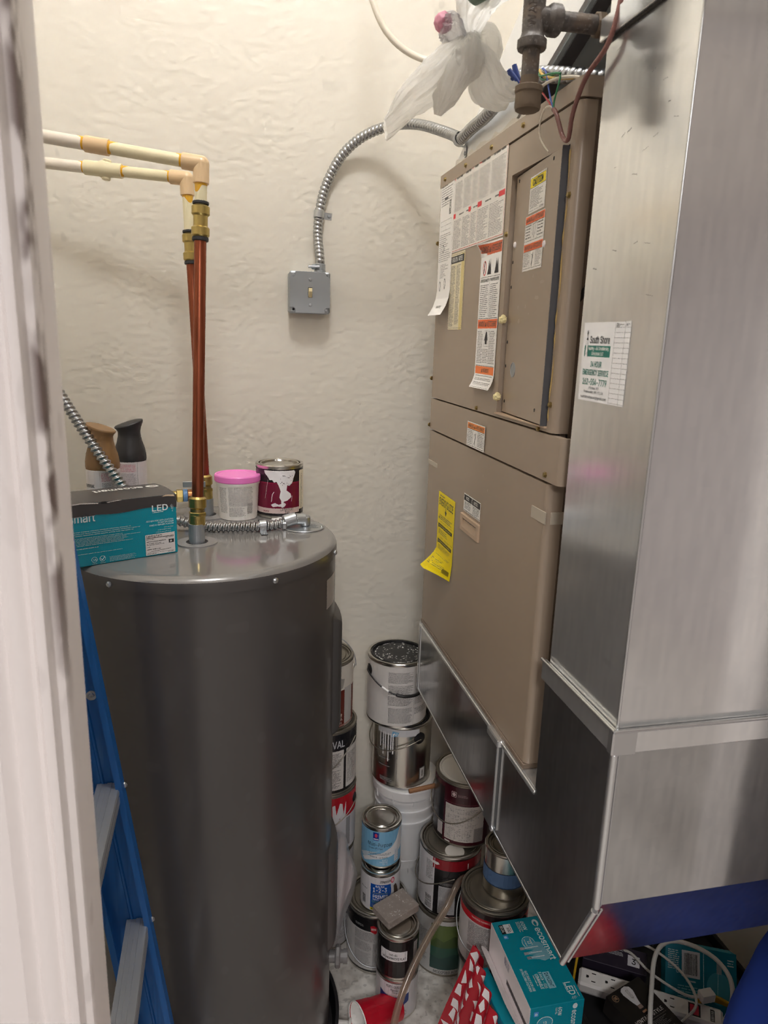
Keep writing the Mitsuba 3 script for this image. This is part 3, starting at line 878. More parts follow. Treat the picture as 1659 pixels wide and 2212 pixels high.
# narrow rating sheet with a lifting corner
a = Art(12); w, h = .098, .288
a.rect(0, 0, w, h, (238, 236, 232), 0); a.line([(w - .004, .02), (w - .004, h)], .0006, GRY, 1)
a.para(.008, .225, w - .012, h - .006, 9, (120, 118, 116), 1, .45, 2.5, .5)
a.para(.03, .235, .06, .245, 1, K, 1, .6)
a.frame(.066, .205, .078, .232, .002, K, 1); a.text('C', .069, .220, .008, K, 2); a.text('R', .069, .208, .008, K, 2)
a.frame(.010, .176, w - .014, .196, .0006, GRY, 1); a.line([(.01, .186), (w - .014, .186)], .0005, GRY, 1); a.line([(.045, .176), (.045, .196)], .0005, GRY, 1)
a.para(.006, .112, w - .010, .170, 11, (130, 128, 126), 1, .45, 2.2, .6)
a.disc(.036, .139, .006, .008, DRK, 2); a.disc(.036, .139, .004, .006, W_, 3)
a.para(.02, .078, w - .02, .108, 7, (130, 128, 126), 1, .45, 2.2, .7)
for x, y in ((.022, .062), (.056, .066)):
    a.disc(x, y, .006, .011, (90, 88, 86), 1); a.disc(x, y, .004, .008, W_, 2)
a.bars(.018, .044, .048, .051, 22, DRK, 1); a.bars(.030, .012, .066, .022, 24, DRK, 1)
a.para(.02, .030, .06, .036, 1, K, 1)
def curl_fn(p):
    t = np.clip((.055 - p[:, 1]) / .055, 0, 1)
    return np.stack([XF - .0012 - p[:, 2] - .020 * t ** 2, 1.597 - p[:, 0] - .004 * t, 1.752 + p[:, 1]], 1)
printed(fu + '__upper_panel', 'rating_sheet', a, curl_fn, .02, label='narrow white rating sticker with a lifting lower end')
# yellowed list
a = Art(13); w, h = .092, .152
a.rect(0, 0, w, h, (226, 216, 186), 0); a.rect(w - .020, 0, w - .001, h - .004, (214, 196, 136), 1); a.rect(.004, h - .020, w - .004, h - .006, DRK, 2)
a.text('INSTALLATION', .010, h - .017, .008, W_, 3, .036); a.text('NOTES', .054, h - .017, .008, W_, 3, .024)
a.para(.006, .006, .036, h - .024, 34, (96, 92, 84), 1, .55, 3); a.para(.042, .010, w - .024, h - .024, 34, (96, 92, 84), 1, .55, 3)
a.frame(.003, .003, w - .003, h - .003, .0006, GRY, 2)
printed(fu + '__upper_panel', 'installation_list', a, on_front(1.504, 1.722), label='yellowed sticker with a two-column list')
# long warning sticker with curling ends
a = Art(14); w, h = .103, .258
a.rect(0, 0, w, h, W_, 0)
warn_bar(a, .003, h - .022, w - .001, h - .003, (196, 92, 56))
a.disc(.022, h - .044, .009, .013, (190, 50, 50), 1); a.disc(.022, h - .044, .0072, .0108, W_, 2); a.line([(.018, h - .052), (.024, h - .034)], .003, K, 3); a.line([(.016, h - .036), (.028, h - .052)], .0012, (190, 50, 50), 4)
for x in (.046, .082):
    a.poly([(x - .010, h - .056), (x + .010, h - .056), (x + .008, h - .044), (x + .005, h - .030), (x + .002, h - .042), (x - .002, h - .030), (x - .006, h - .046)], K, 1)
a.line([(.004, h - .060), (w - .003, h - .060)], .0008, K, 1); a.line([(w / 2, .128), (w / 2, h - .060)], .0008, GRY, 1)
a.text('FOR YOUR SAFETY', .006, h - .068, .005, DRK, 2, .042); a.text('POUR VOTRE SECURITE', .055, h - .068, .005, DRK, 2, .042)
a.para(.006, h - .130, w / 2 - .004, h - .072, 13, (84, 82, 82), 1, .5, 2.6); a.para(w / 2 + .004, h - .130, w - .008, h - .072, 13, (84, 82, 82), 1, .5, 2.6)
a.line([(.004, .126), (w - .003, .126)], .001, K, 1); warn_bar(a, .003, .108, w - .002, .124)
a.frame(.040, .076, .062, .104, .0006, GRY, 1); a.poly([(.046, .080), (.056, .080), (.056, .088), (.060, .086), (.054, .102), (.049, .102), (.042, .086), (.046, .088)], K, 2)
a.para(.006, .045, .034, .104, 15, (84, 82, 82), 1, .5, 2.4); a.para(.066, .045, w - .006, .104, 15, (84, 82, 82), 1, .5, 2.4); a.para(.036, .046, .064, .072, 7, (90, 88, 86), 1, .5, 2.4)
a.line([(.004, .041), (w - .004, .041)], .0008, K, 1); warn_bar(a, .004, .026, w - .004, .040, (240, 130, 70), '')
a.para(.008, .004, w - .008, .024, 6, (70, 68, 68), 1, .5, 3, .2); a.line([(.003, .002), (w - .006, .002)], .0007, GRY, 2)
def curl2(p):
    t = np.clip((p[:, 1] - .236) / .022, 0, 1) * np.clip(1 - p[:, 0] / .06, 0, 1); b = np.clip((.03 - p[:, 1]) / .03, 0, 1)
    return np.stack([XF - .0012 - p[:, 2] - .012 * t ** 1.5 - .010 * b ** 2, 1.315 - p[:, 0], 1.615 + p[:, 1]], 1)
printed(fu + '__upper_panel', 'warning_strip', a, curl2, .015, label='long white sticker with three orange warning bars')
# caution and warning on the loose cover
a = Art(15); w, h = .072, .053
a.rect(0, 0, w, h, W_, 0); a.rect(.002, h - .0165, w - .002, h - .003, YL, 1); a.frame(.002, h - .017, w - .002, h - .0025, .0005, K, 2)
a.text('CAUTION', w / 2, h - .0145, .0096, K, 3, .046, 'c'); a.para(.005, .006, w - .010, h - .019, 9, (110, 108, 108), 1, .5, 3, .4); a.line([(.003, .003), (w - .003, .003)], .0006, GRY, 1); a.para(w - .022, .0035, w - .004, .006, 1, GRY, 2)
cov = lambda x, z: plane(on_cover(x, z, .0016), ex, (0, 0, 1))
printed(fu + '__access_cover', 'caution_sticker', a, cov(.072, 1.895), label='white caution sticker with a yellow band')
a = Art(16); w, h = .090, .082
a.rect(0, 0, w, h, W_, 0)
for k, y in ((0, .044), (1, .003)):
    warn_bar(a, .002, y + .026, w - .001, y + .037)
    a.frame(.002, y, w - .003, y + .026, .0006, K, 1); a.line([(.033, y), (.033, y + .026)], .0006, K, 1); a.line([(.058, y), (.058, y + .026)], .0006, K, 1)
    a.para(.005, y + .003, .031, y + .025, 4 + 3 * k, (60, 58, 58), 1, .5, 2, .3); a.para(.060, y + .003, w - .006, y + .025, 4 + 4 * k, (60, 58, 58), 1, .5, 2, .3)
a.line([(.040, .066), (.040, .053), (.045, .047), (.050, .053), (.050, .064)], .0008, DRK, 2); a.line([(.038, .067), (.055, .068)], .0008, DRK, 2); a.line([(.043, .063), (.043, .055), (.046, .051)], .0006, GRY, 2)
stick_man(a, .045, .005, .021)
printed(fu + '__access_cover', 'warning_sticker', a, cov(.061, 1.810), label='white sticker with two orange warning bars')
a = Art(17); w, h = .100, .048
a.rect(0, 0, w, h, W_, 0); warn_bar(a, .003, h - .013, w - .002, h - .002, (232, 140, 70)); a.frame(.003, .002, w - .003, h - .013, .0008, K, 1)
a.line([(.036, .002), (.036, h - .013)], .0007, K, 1); a.line([(.062, .002), (.062, h - .013)], .0007, K, 1); stick_man(a, .048, .005, .025)
a.para(.006, .005, .034, h - .015, 7, (70, 68, 68), 1, .5, 2, .2); a.para(.064, .005, w - .006, h - .015, 7, (70, 68, 68), 1, .5, 2, .2)
printed(fu + '__middle_panel', 'shock_warning', a, on_front(1.334, 1.4995, .0018, XF - .001), label='small orange-headed warning sticker')
a = Art(18); w, h = .097, .036
a.rect(0, 0, w, h, W_, 0); a.rect(.002, h - .014, w / 2 - .001, h - .002, DRK, 1); a.rect(w / 2 + .001, h - .014, w - .002, h - .002, DRK, 1); a.text('NOTE', .014, h - .011, .006, W_, 2, .018); a.text('NOTICE', .060, h - .011, .006, W_, 2, .022)
a.para(.006, .006, w / 2 - .006, h - .015, 4, K, 1, .5, 2.2); a.para(w / 2 + .006, .004, w - .006, h - .015, 5, K, 1, .5, 2.2); a.line([(.002, .002), (w - .002, .002)], .001, K, 1)
printed(fu + '__blower_door', 'notice_sticker', a, on_front(1.335, 1.366), label='small white sticker with black headings')
# energy label
a = Art(19); w, h = .118, .178
a.rect(0, 0, w, h, (248, 226, 30), 0); a.rect(.004, .004, w - .004, h - .004, (240, 214, 10), 1)
a.para(.01, h - .010, .05, h - .006, 1, K, 2)
a.text('ENERGYGUIDE', .008, h - .029, .016, K, 2, w - .018); a.rect(.056, h - .040, .059, h - .028, K, 2); a.poly([(.050, h - .037), (.065, h - .037), (.0575, h - .047)], K, 2)
a.para(.012, h - .062, w - .016, h - .050, 3, K, 2, .45, 3, .2)
for y in (.098, .062):
    a.rect(.008, y, w - .010, y + .008, (60, 54, 20), 2); a.para(.014, y + .002, w - .018, y + .006, 1, (240, 214, 10), 3)
a.line([(.02, .112), (w - .006, .112)], .0006, K, 2); a.line([(.02, .076), (w - .006, .076)], .0006, K, 2)
a.para(.012, .082, .080, .094, 3, (70, 62, 10), 2, .4, 3, .5); a.para(.012, .034, w - .016, .058, 8, (70, 62, 10), 2, .4, 3, .2); a.para(.012, .012, w - .030, .030, 5, K, 2, .4, 3, .4); a.rect(w - .038, .008, w - .008, .018, (120, 106, 14), 2)
for y in (.090, .112, .054):
    a.para(.008, y + .004, .016, y + .010, 1, K, 2)
def curl3(p):
    t = np.clip((.045 - p[:, 1]) / .045, 0, 1) * np.clip(1.25 - p[:, 0] / .11, 0, 1)
    return np.stack([XF - .0008 - p[:, 2] - .034 * t ** 1.4, 1.506 - p[:, 0] + .012 * t, 1.192 + p[:, 1]], 1)
printed(fu + '__blower_door', 'energy_label', a, curl3, .015, label='yellow energy guide sticker with a curling corner')

# ------------------------------------------------------------------ supply plenum on the furnace
pl = thing('supply_plenum', 'white sheet-metal plenum slanting up from the furnace top', 'duct')
pp = [(1.598, 2.0455), (.955, 2.392), (.955, 2.179), (1.294, 2.0455)]
part(pl, 'transition', prism(pp, 'x', .489, 1.05), 'm_plenum', 20, 'pale slanting transition')
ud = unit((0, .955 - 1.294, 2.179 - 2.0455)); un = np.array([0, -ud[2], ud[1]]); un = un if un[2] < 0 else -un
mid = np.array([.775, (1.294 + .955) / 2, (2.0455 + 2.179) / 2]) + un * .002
part(pl, 'underside_shade_sheet', obox(mid, np.stack([[1, 0, 0], ud, np.cross([1, 0, 0], ud)], 1), (.56, .355, .003), .0006), 'm_plenum_shade', 20, 'underside sheet, its shade put into the darker grey')
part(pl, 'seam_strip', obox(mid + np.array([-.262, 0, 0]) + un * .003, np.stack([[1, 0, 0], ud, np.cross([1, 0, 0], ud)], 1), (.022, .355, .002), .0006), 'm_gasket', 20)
ls = np.array([[1.585, 2.0525], [1.15, 2.287]])
part(pl, 'duct_seal', grid(lambda u, v: np.stack([.4885 + 0 * u, 1.57 - .42 * u + .010 * np.sin(u * 23) * v, 2.058 + .008 * v * (1 + .5 * np.sin(u * 37)) + .0 * u], -1), 30, 3), 'm_rag', True, 'smear of pale duct sealant')

# ------------------------------------------------------------------ return duct
XD, YD = .468, .712
rd = thing('return_duct', 'large shiny galvanized return duct filling the right side', 'duct')
part(rd, 'riser', cbox(XD, 1.10, YD, .905, 1.20, 2.66, .0015), 'm_galv', 20, 'tall bright galvanized riser')
boot = prism([(YD, 1.215), (.912, 1.215), (.912, 1.006), (1.618, 1.006), (1.606, .832), (.779, .817), (.713, .972)], 'x', XD - .001, 1.10)
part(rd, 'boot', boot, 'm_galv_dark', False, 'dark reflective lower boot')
band = solid(cbox(XD - .008, 1.11, YD - .008, .914, 1.204, 1.236, .002)) - solid(cbox(XD - .0015, 1.2, YD - .0015, .95, 1.1, 1.3, 0))
part(rd, 'lower_band', back(band), 'm_galv', 20, 'folded joint band')
part(rd, 'band_corner', cat_(cbox(XD - .0096, XD + .004, YD - .0096, YD + .004, 1.203, 1.237, .002), cbox(XD, XD + .024, YD - .0096, YD - .006, 1.203, 1.237, .0012)), 'm_galv_edge', 20, 'rounded corner tab')
part(rd, 'band_bead', cat_(cyl((XD - .008, YD - .008, 1.2365), (XD - .008, .914, 1.2365), .0026, 12), cyl((XD - .008, YD - .008, 1.2365), (1.1, YD - .008, 1.2365), .0026, 12)), 'm_galv_edge', True)
b2 = solid(cbox(XD - .007, 1.11, YD - .004, .912, 2.062, 2.088, .001)) - solid(cbox(XD - .0015, 1.2, YD - .0015, .95, 2.0, 2.2, 0))
part(rd, 'upper_band', back(b2), 'm_galv', 20, 'upper joint band')
part(rd, 'band_shadow_gap', cbox(XD - .0035, XD, YD - .001, .906, 2.059, 2.062, 0), 'm_gap')  # dark strip standing in for the shadow gap under the band
part(rd, 'corner_seam', cat_(cyl((XD - .002, YD - .004, .974), (XD - .002, YD - .004, 1.204), .0055, 16, .001), cbox(XD + .002, XD + .0065, YD - .0042, YD + .001, .974, 1.204, .001)), 'm_galv_edge', 30, 'rolled corner seam')
part(rd, 'corner_seam', cat_(cyl((XD - .002, .7125 - .003, .968), (XD - .002, .779 - .003, .816), .0050, 16, .001), cyl((XD + .008, .7125 - .003, .968), (XD + .008, .779 - .003, .816), .0018, 10)), 'm_galv_edge', 30, 'rolled sloping seam')
part(rd, 'riser_seam', cat_(cyl((XD - .0005, YD - .0015, 1.237), (XD - .0005, YD - .0015, 1.80), .0020, 10), cyl((XD - .0005, YD - .0008, 1.80), (XD - .0005, YD - .0008, 2.66), .0015, 10)), 'm_galv_edge', True, 'folded corner edge')
part(rd, 'edge_roll', cyl((XD - .001, .912, 1.0065), (XD - .001, 1.60, 1.0065), .0042, 12), 'm_galv', True, 'rolled upper edge')
part(rd, 'ledge', cbox(XD + .001, XD + .08, .914, 1.612, 1.0055, 1.0125, .001), 'm_galv', 20)
part(rd, 'edge_roll', cyl((XD - .001, .783, .8175), (XD - .001, 1.606, .8315), .0022, 10), 'm_galv_edge', True)
part(rd, 'far_flange', cbox(XD - .0035, XD + .004, 1.596, 1.608, .832, 1.012, .001), 'm_galv_edge', 20, 'turned far flange')
part(rd, 'slip_joint', cat_(cbox(XD - .0065, XD, 1.062, 1.104, .824, 1.004, .001), cbox(XD - .0090, XD - .003, 1.056, 1.064, .824, 1.004, .001)), 'm_galv_dark', 20, 'folded vertical slip joint')
part(rd, 'joint_tab', cbox(XD - .010, XD + .004, 1.052, 1.106, .998, 1.0135, .002), 'm_galv', 20, 'folded end tab')
a = Art(21); w, h = .114, .100
a.rect(0, 0, w, h, (240, 240, 240), 0); G = (36, 108, 96)
a.text('South Shore', .019, h - .026, .0088, (40, 40, 44), 2, .050)
a.rect(.006, h - .043, .072, h - .029, G, 1)
a.text('Heating + Air Conditioning', .016, h - .0345, .0042, W_, 2, .052); a.text('& Hydronic LLC', .041, h - .0410, .0042, W_, 2, .030, 'c')
a.poly([(.009, h - .043), (.0155, h - .043), (.0135, h - .022), (.0110, h - .022)], (240, 240, 240), 3); a.line([(.009, h - .043), (.011, h - .022)], .0005, K, 4); a.line([(.0155, h - .043), (.0135, h - .022)], .0005, K, 4)
a.rect(.0102, h - .022, .0142, h - .020, K, 3); a.frame(.0108, h - .020, .0136, h - .014, .0005, K, 3); a.poly([(.0102, h - .014), (.0142, h - .014), (.0122, h - .0095)], K, 3); a.rect(.0115, h - .041, .013, h - .038, K, 4)
a.text('24 HOUR', .040, h - .056, .0070, G, 2, .028, 'c'); a.text('EMERGENCY SERVICE', .040, h - .0665, .0070, G, 2, .066, 'c'); a.text('262-554-7779', .040, h - .079, .0078, G, 2, .062, 'c')
a.text('PO Box 53', .040, h - .0845, .0032, K, 2, .026, 'c', False); a.text('Franksville, WI 53126', .040, h - .0895, .0032, K, 2, .050, 'c', False); a.text('southshorehvacllc@gmail.com', .040, h - .0965, .0036, K, 2, .066, 'c', False)
a.line([(.079, .001), (.079, h)], .0006, GRY, 1); a.line([(.1015, .001), (.1015, h)], .0006, GRY, 1)
for k in range(16):
    a.line([(.079, h - .0066 - k * .0061), (w, h - .0066 - k * .0061)], .0005, GRY, 1)
a.line([(.081, h - .005), (.084, h - .001), (.083, h - .006), (.087, h - .002), (.086, h - .007), (.090, h - .003), (.095, h - .0035), (.099, h - .003)], .0005, K, 2)
a.line([(.103, h - .005), (.105, h - .002), (.106, h - .005), (.109, h - .002), (.111, h - .004)], .0005, K, 2)
printed(rd, 'service_sticker', a, plane((XD - .0006, .893, 1.628), (0, -1, 0), (0, 0, 1)), label='white service sticker with phone number and log grid')
rn = random.Random(31)
sc_ = []
for k in range(34):
    y, z = rn.uniform(.74, .90), rn.gauss(1.86, .10)
    l, w2 = rn.uniform(.003, .012), rn.uniform(.0006, .0022)
    sc_.append((y, z, l, w2, rn.uniform(-.3, .4)))
a = Art(22)
for y, z, l, w2, t in sc_[:18]:
    a.line([(-y, z), (-y + l, z + l * t)], w2 * .6, (150, 150, 150), 0)
printed(rd, 'scuff_marks', a, plane((XD - .0003, 0, 0), (0, -1, 0), (0, 0, 1)), m='m_print', label='grey scuff marks')
labels['return_duct__scuff_marks']['kind'] = 'stuff'

# ------------------------------------------------------------------ iron gas pipe
gp = thing('gas_pipe', 'rusty black iron gas pipe with tee and capped drip leg at the top', 'gas pipe')
gx, gy = .3800, .930
pc_ = lambda z: np.array([gx, gy, z])
part(gp, 'riser_pipe', cyl(pc_(2.10), pc_(3.35), .0107), 'm_iron')
part(gp, 'tee', cat_(lathe([(0, 0), (.0170, 0), (.0180, .002), (.0180, .010), (.0150, .013), (.0135, .018), (.0135, .056), (.0150, .060), (.0180, .064), (.0180, .074), (.017, .076), (0, .076)], 36, pc_(2.052), pc_(3)),
                     lathe([(0, 0), (.0128, 0), (.0135, .014), (.0178, .020), (.0178, .030), (.016, .032), (0, .032)], 32, (gx + .002, gy, 2.087), (gx + 1, gy, 2.090))), 'm_iron', 30, 'cast iron tee')
a = Art(2); a.text('WARD', 0, 0, .010, (70, 62, 56), 0)
def rib(p):
    al = -PI / 2 - .55 + p[:, 1] / .0137 * -1 + .35
    return np.stack([gx + (.0140 + p[:, 2]) * np.cos(al), gy + (.0140 + p[:, 2]) * np.sin(al), 2.073 + p[:, 0]], 1)
printed(gp + '__tee', 'cast_lettering', a, rib)
part(gp, 'drip_nipple', cyl(pc_(2.010), pc_(2.056), .0107), 'm_iron')
part(gp, 'thread', ring(pc_(2.008), pc_(2.022), .0105, .0112), 'm_iron_rust')
part(gp, 'cap', lathe([(0, 0), (.0120, 0), (.0155, .002), (.0165, .006), (.0160, .020), (.0172, .022), (.0172, .028), (.015, .0295), (0, .0295)], 36, pc_(1.9825), pc_(3)), 'm_iron_rust', 30, 'rusty end cap')
part(gp, 'branch_pipe', cyl((gx + .03, gy, 2.0875), (.74, gy, 2.094), .0107), 'm_iron')
part(gp, 'branch_bushing', cyl((.462, gy, 2.0885), (.474, gy, 2.089), .0150, 8, .002), 'm_iron_rust', 30)
vb = np.array([.334, 1.000, 2.142])
part(gp, 'valve_pipe', tube([(gx, gy, 2.150), (.362, .955, 2.146), tuple(vb + (.022, -.030, .004))], .0108, 20), 'm_iron', True)
part(gp, 'valve_elbow', cyl((.372, .942, 2.148), (.352, .970, 2.143), .0155, 24, .003), 'm_iron', 30)
part(gp, 'valve_body', cat_(cyl(vb + (.016, -.022, .004), vb + (-.010, .014, -.003), .0150, 24, .004), cyl(vb, vb + (.0, 0, .05), .010, 20, .002)), 'm_green', 30, 'greenish valve body')

# ------------------------------------------------------------------ paint cans
def can_body(key, c, r, h, z0, body='m_tin', lid='m_tin', lid_label=None, n=56):
    part(key, 'body', lathe([(0, .004), (r - .004, .004), (r - .0035, 0), (r - .001, 0), (r + .0008, .0025), (r - .0005, .005), (r - .0005, h - .008), (r + .0005, h - .006), (r + .0012, h - .003), (r, h - .0006),
                            (r - .003, h), (r - .006, h - .001), (r - .0065, h - .006), (r - .009, h - .007), (r - .009, h - .010)], n, at=(*c, z0)), body, 30)
    part(key, 'lid', lathe([(r - .0088, h - .0105), (r - .0090, h - .0015), (r - .0105, h - .0005), (r - .0125, h - .0015), (r - .014, h - .0075), (r - .019, h - .0075), (r - .021, h - .0045), (0, h - .0045)], n, at=(*c, z0)), lid, 30, lid_label)


def bail(key, c, r, z, face, drop=.055, ear='m_black', wire='m_tin_dull', swing=0.0, er=.013, rw=.0016, sag=None):
    """wire handle hung from two ears; face: the angle of the way it hangs, swing: its lift"""
    f = np.array([math.cos(face), math.sin(face), 0]); s = np.array([-f[1], f[0], 0]); c3 = np.array([*c, z])
    for k in (1, -1):
        part(key, 'ear', lathe([(0, 0), (er, 0), (er, .002), (er * .6, .005), (0, .006)], 20, c3 + s * k * (r - .001), c3 + s * k * (r + 1)), ear, 30)
    t = np.linspace(0, PI, 15)
    pts = [c3 + s * math.cos(a) * (r + .007) + f * math.sin(a) * (r + .010) * math.cos(swing) + np.array([0, 0, -drop * math.sin(a) ** 1.2 + math.sin(swing) * math.sin(a) * r]) for a in t]
    part(key, 'handle', tube(spline(pts, 50), rw, 8), wire, True, 'wire handle')
    return pts


def base_wrap(a, r, h, c, z=0, x0=-1.0, x1=1.0):
    a.rect(-PI * r * .999, 0, PI * r * .999, h, c, z)


GR, QR, GH, QH = .0835, .054, .190, .124


def labelled(key, c, r, z0, h, art, dface=0.0, m='m_print_gloss', label=None, lo=.007, hi=.010):
    printed(key, 'label', art, wrap(c, r + .0004, z0 + lo, facing(*c) + dface), .012, m, label)


# on the tank: quart can with white drips
c = (.120, 1.640); z0 = TH
k = thing('paint_can', 'maroon quart paint can with white paint drips on the tank lid', 'paint can')
can_body(k, c, QR, QH, z0, 'm_tin', 'm_tin')
a = Art(41); r = QR; H = QH - .017
a.rect(-PI * r, 0, PI * r, H, (26, 22, 24), 0); a.rect(-PI * r, .018, .046, .075, (104, 14, 44), 1); a.rect(-PI * r, .006, .046, .018, (214, 192, 188), 2); a.rect(-PI * r, .075, .046, .078, (126, 20, 56), 2)
a.rect(.046, .012, .075, H - .004, (232, 222, 196), 2); a.para(.052, .014, .062, H - .012, 30, (90, 84, 76), 3, .5, 2)
a.text('LATEX FLAT', .012, .0122, .0052, K, 3, .030, 'c'); a.text('260', .012, .0066, .0046, K, 3, .011, 'c'); a.text('WHITE', -.046, .0085, .0040, (140, 60, 70), 3, .016)
rn = random.Random(5)
a.poly([(-.042, .105), (.030, .105), (.033, .100), (.028, .088), (.024, .076), (.017, .070), (.012, .072), (.010, .060), (.020, .052), (.022, .044), (.012, .036), (.004, .034), (.002, .020), (-.001, .020), (-.002, .036), (-.006, .044), (-.003, .058), (-.007, .070),
        (-.012, .080), (-.018, .078), (-.022, .084), (-.028, .083), (-.032, .090), (-.040, .098)], (238, 236, 238), 4)
a.poly([(-.026, .026), (-.016, .031), (-.008, .027), (.006, .031), (.009, .027), (.004, .021), (-.010, .023), (-.020, .021)], (234, 226, 230), 4)
a.line([(-.024, .034), (-.022, .050), (-.018, .056)], .0015, (228, 220, 224), 4); a.line([(.022, .034), (.024, .046)], .0010, (216, 196, 204), 4); a.line([(-.032, .084), (-.040, .040)], .0007, (200, 190, 196), 4)
for _ in range(26):
    x, y = rn.uniform(-.004, .026), rn.uniform(.070, .094)
    a.rect(x, y, x + rn.uniform(.001, .003), y + rn.uniform(.0006, .002), (60, 48, 56), 5)
labelled(k, c, QR, z0, QH, a, .10)
part(k, 'paint_drip', cat_(*[lathe([(0, 0), (.011, 0), (.010, .0014), (0, .0022)], 18, at=(c[0] + x, c[1] + y, TH)).apply_transform(np.eye(4)) for x, y in ((-.012, -.054), (.010, -.0545))]), 'm_paint_white', 30, 'white paint drips at the foot')
# white tub with pink lid
c = (.024, 1.618)
k = thing('spackle_tub', 'white plastic tub with bright pink lid on the tank lid', 'tub')
part(k, 'tub', lathe([(0, 0), (.0405, 0), (.0425, .002), (.0475, .080), (.0495, .081), (.0500, .092), (.046, .092)], 56, at=(*c, TH)), 'm_tub', 30)
part(k, 'lid', lathe([(.0505, .086), (.0518, .088), (.0518, .099), (.0500, .1015), (.0465, .1015), (.0440, .0995), (0, .0995)], 56, at=(*c, TH)), 'm_pink', 30, 'pink lid')
a = Art(43)
a.para(-.044, .014, -.024, .072, 24, (70, 68, 66), 1, .5, 2.4, .1); a.para(-.020, .030, .034, .074, 18, (60, 58, 56), 1, .52, 2.8, .1); a.para(-.020, .006, .016, .028, 9, (60, 58, 56), 1, .5, 2.6, .3); a.bars(.020, .012, .034, .036, 13, K, 1, False)
labelled(k, c, .0425, TH, .08, a, 0, 'm_print', None, .004)
del scene[k + '__label']
printed(k, 'lettering', a, wrap(c, .0427, TH + .004, facing(*c), .076, .0474), .012)
# two spray cans behind the teal box
for cap, cc, hh, lab, tw in (('m_cap_brown', (-.247, 1.520), .226, 'spray paint can with a brown pistol-shaped cap behind the teal box', -3.4), ('m_cap_black', (-.205, 1.622), .222, 'spray paint can with a black pistol-shaped cap behind the teal box', 0.3)):
    k = thing('spray_can', lab, 'spray can', 'spray cans behind the teal box')
    part(k, 'can', lathe([(0, 0), (.030, 0), (.0325, .004), (.0325, .134), (.030, .140), (0, .140)], 44, at=(*cc, TH)), 'm_paint_white', 30)
    prof = np.array([(0, .130), (.0325, .134), (.0335, .140), (.0330, .150), (.0305, .164), (.0262, .178), (.0235, .190), (.0228, .198), (.0238, .205), (.0258, .2105), (.0272, .2140), (.0274, .2165), (.0262, .2185), (.020, .2190), (.010, .2192), (0, .2192)])
    m = lathe(prof, 56)
    v = m.vertices.copy(); al = np.arctan2(v[:, 1], v[:, 0]) - (tw + PI); q = np.hypot(v[:, 0], v[:, 1]); w2 = np.clip((v[:, 2] - .196) / .020, 0, 1)
    sc = 1 + w2 * (.16 * np.cos(al) ** 2 - .07)
    m.vertices = np.stack([v[:, 0] * sc, v[:, 1] * sc, (v[:, 2] - .30 * w2 * q * np.cos(al)) * hh / .226], 1) + np.array([*cc, TH])
    part(k, 'cap', m, cap, 30, 'moulded cap with a slanting top')
    part(k, 'rib', cat_(*[ring((*cc, TH + z * hh / .226), (*cc, TH + z * hh / .226 + .0009), .0215, .0236 + abs(z - .1965) * .05) for z in (.189, .1925, .196)]), cap, 30)
    a = Art(45); rr = .0325
    a.rect(-PI * rr, 0, PI * rr, .128, (222, 216, 218), 0)
    x = -.004 if cap == 'm_cap_brown' else -.030
    a.para(x, .106, x + .040, .124, 6, (196, 70, 90), 1, .5, 2.6, .1); a.para(x, .030, x + .040, .104, 26, (110, 100, 108), 1, .5, 2.6, .15); a.para(x, .004, x + .040, .028, 9, (150, 60, 78), 1, .5, 2.6, .1)
    a.line([(x + .043, .002), (x + .043, .126)], .0006, GRY, 1); a.line([(x - .003, .002), (x - .003, .126)], .0006, (190, 170, 172), 1)
    if cap == 'm_cap_brown':
        a.text('UNIVERSAL', -.052, .094, .006, K, 2, .034); a.rect(-.060, .068, -.017, .086, K, 1); a.rect(-.059, .0695, -.0185, .0845, (206, 170, 40), 2); a.text('METAL', -.054, .073, .007, K, 3, .032); a.para(-.05, .05, -.02, .054, 1, K, 2)
    printed(k, 'label', a, wrap(cc, rr + .0004, TH + .005, facing(*cc)), .012, 'm_print_gloss')

# ------------------------------------------------------------------ teal bulb carton standing on the tank
CW, CH, CD = .252, .113, .112
cr = np.array([-.094, 1.353, TH])                       # front lower right corner
cxv = unit((.906, .423, 0)); cb = np.array([-cxv[1], cxv[0], 0])
lc = cr - cxv * CW
bxk = thing('bulb_carton', 'teal light bulb carton with black top flap tilted on the tank lid', 'carton')
CT = (0, 128, 150)
part(bxk, 'carton', obox(lc + cxv * CW / 2 + cb * CD / 2 + np.array([0, 0, CH / 2 + .0003]), np.stack([cxv, cb, [0, 0, 1]], 1), (CW, CD, CH), .0012), 'm_teal', 20)
top = grid(lambda u, v: lc + (u * CW)[..., None] * cxv + (v * CD)[..., None] * cb + (CH + .0012 + .004 * np.sin(PI * v) * (.4 + .6 * np.sin(u * 2.2)))[..., None] * np.array([0, 0, 1]), 24, 8)
part(bxk, 'top_flap', top, 'm_carton_dark', True, 'dark bowed top flap')
edge = [(x * CW, CH + .001) for x in (0, 1)] + [(x * CW, CH - .021 - .002 * math.sin(x * 14) * (.3 + x)) for x in np.linspace(1, 0, 22)]
lip = trimesh.creation.extrude_polygon(Polygon(edge), .0009, engine='earcut'); lip.apply_transform(frame(lc - cb * .0003, cxv, (0, 0, 1), -cb))
part(bxk, 'front_flap', lip, 'm_carton_dark', 20, 'torn black front lip')
a = Art(51)
a.line([(.001, CH + .0012), (.06, CH + .0005), (.082, CH + .0018), (.11, CH - .0005)], .0016, (226, 220, 214), 0); a.poly([(.114, CH - .002), (.128, CH - .003), (.124, CH + .0018), (.116, CH + .0018)], K, 1)
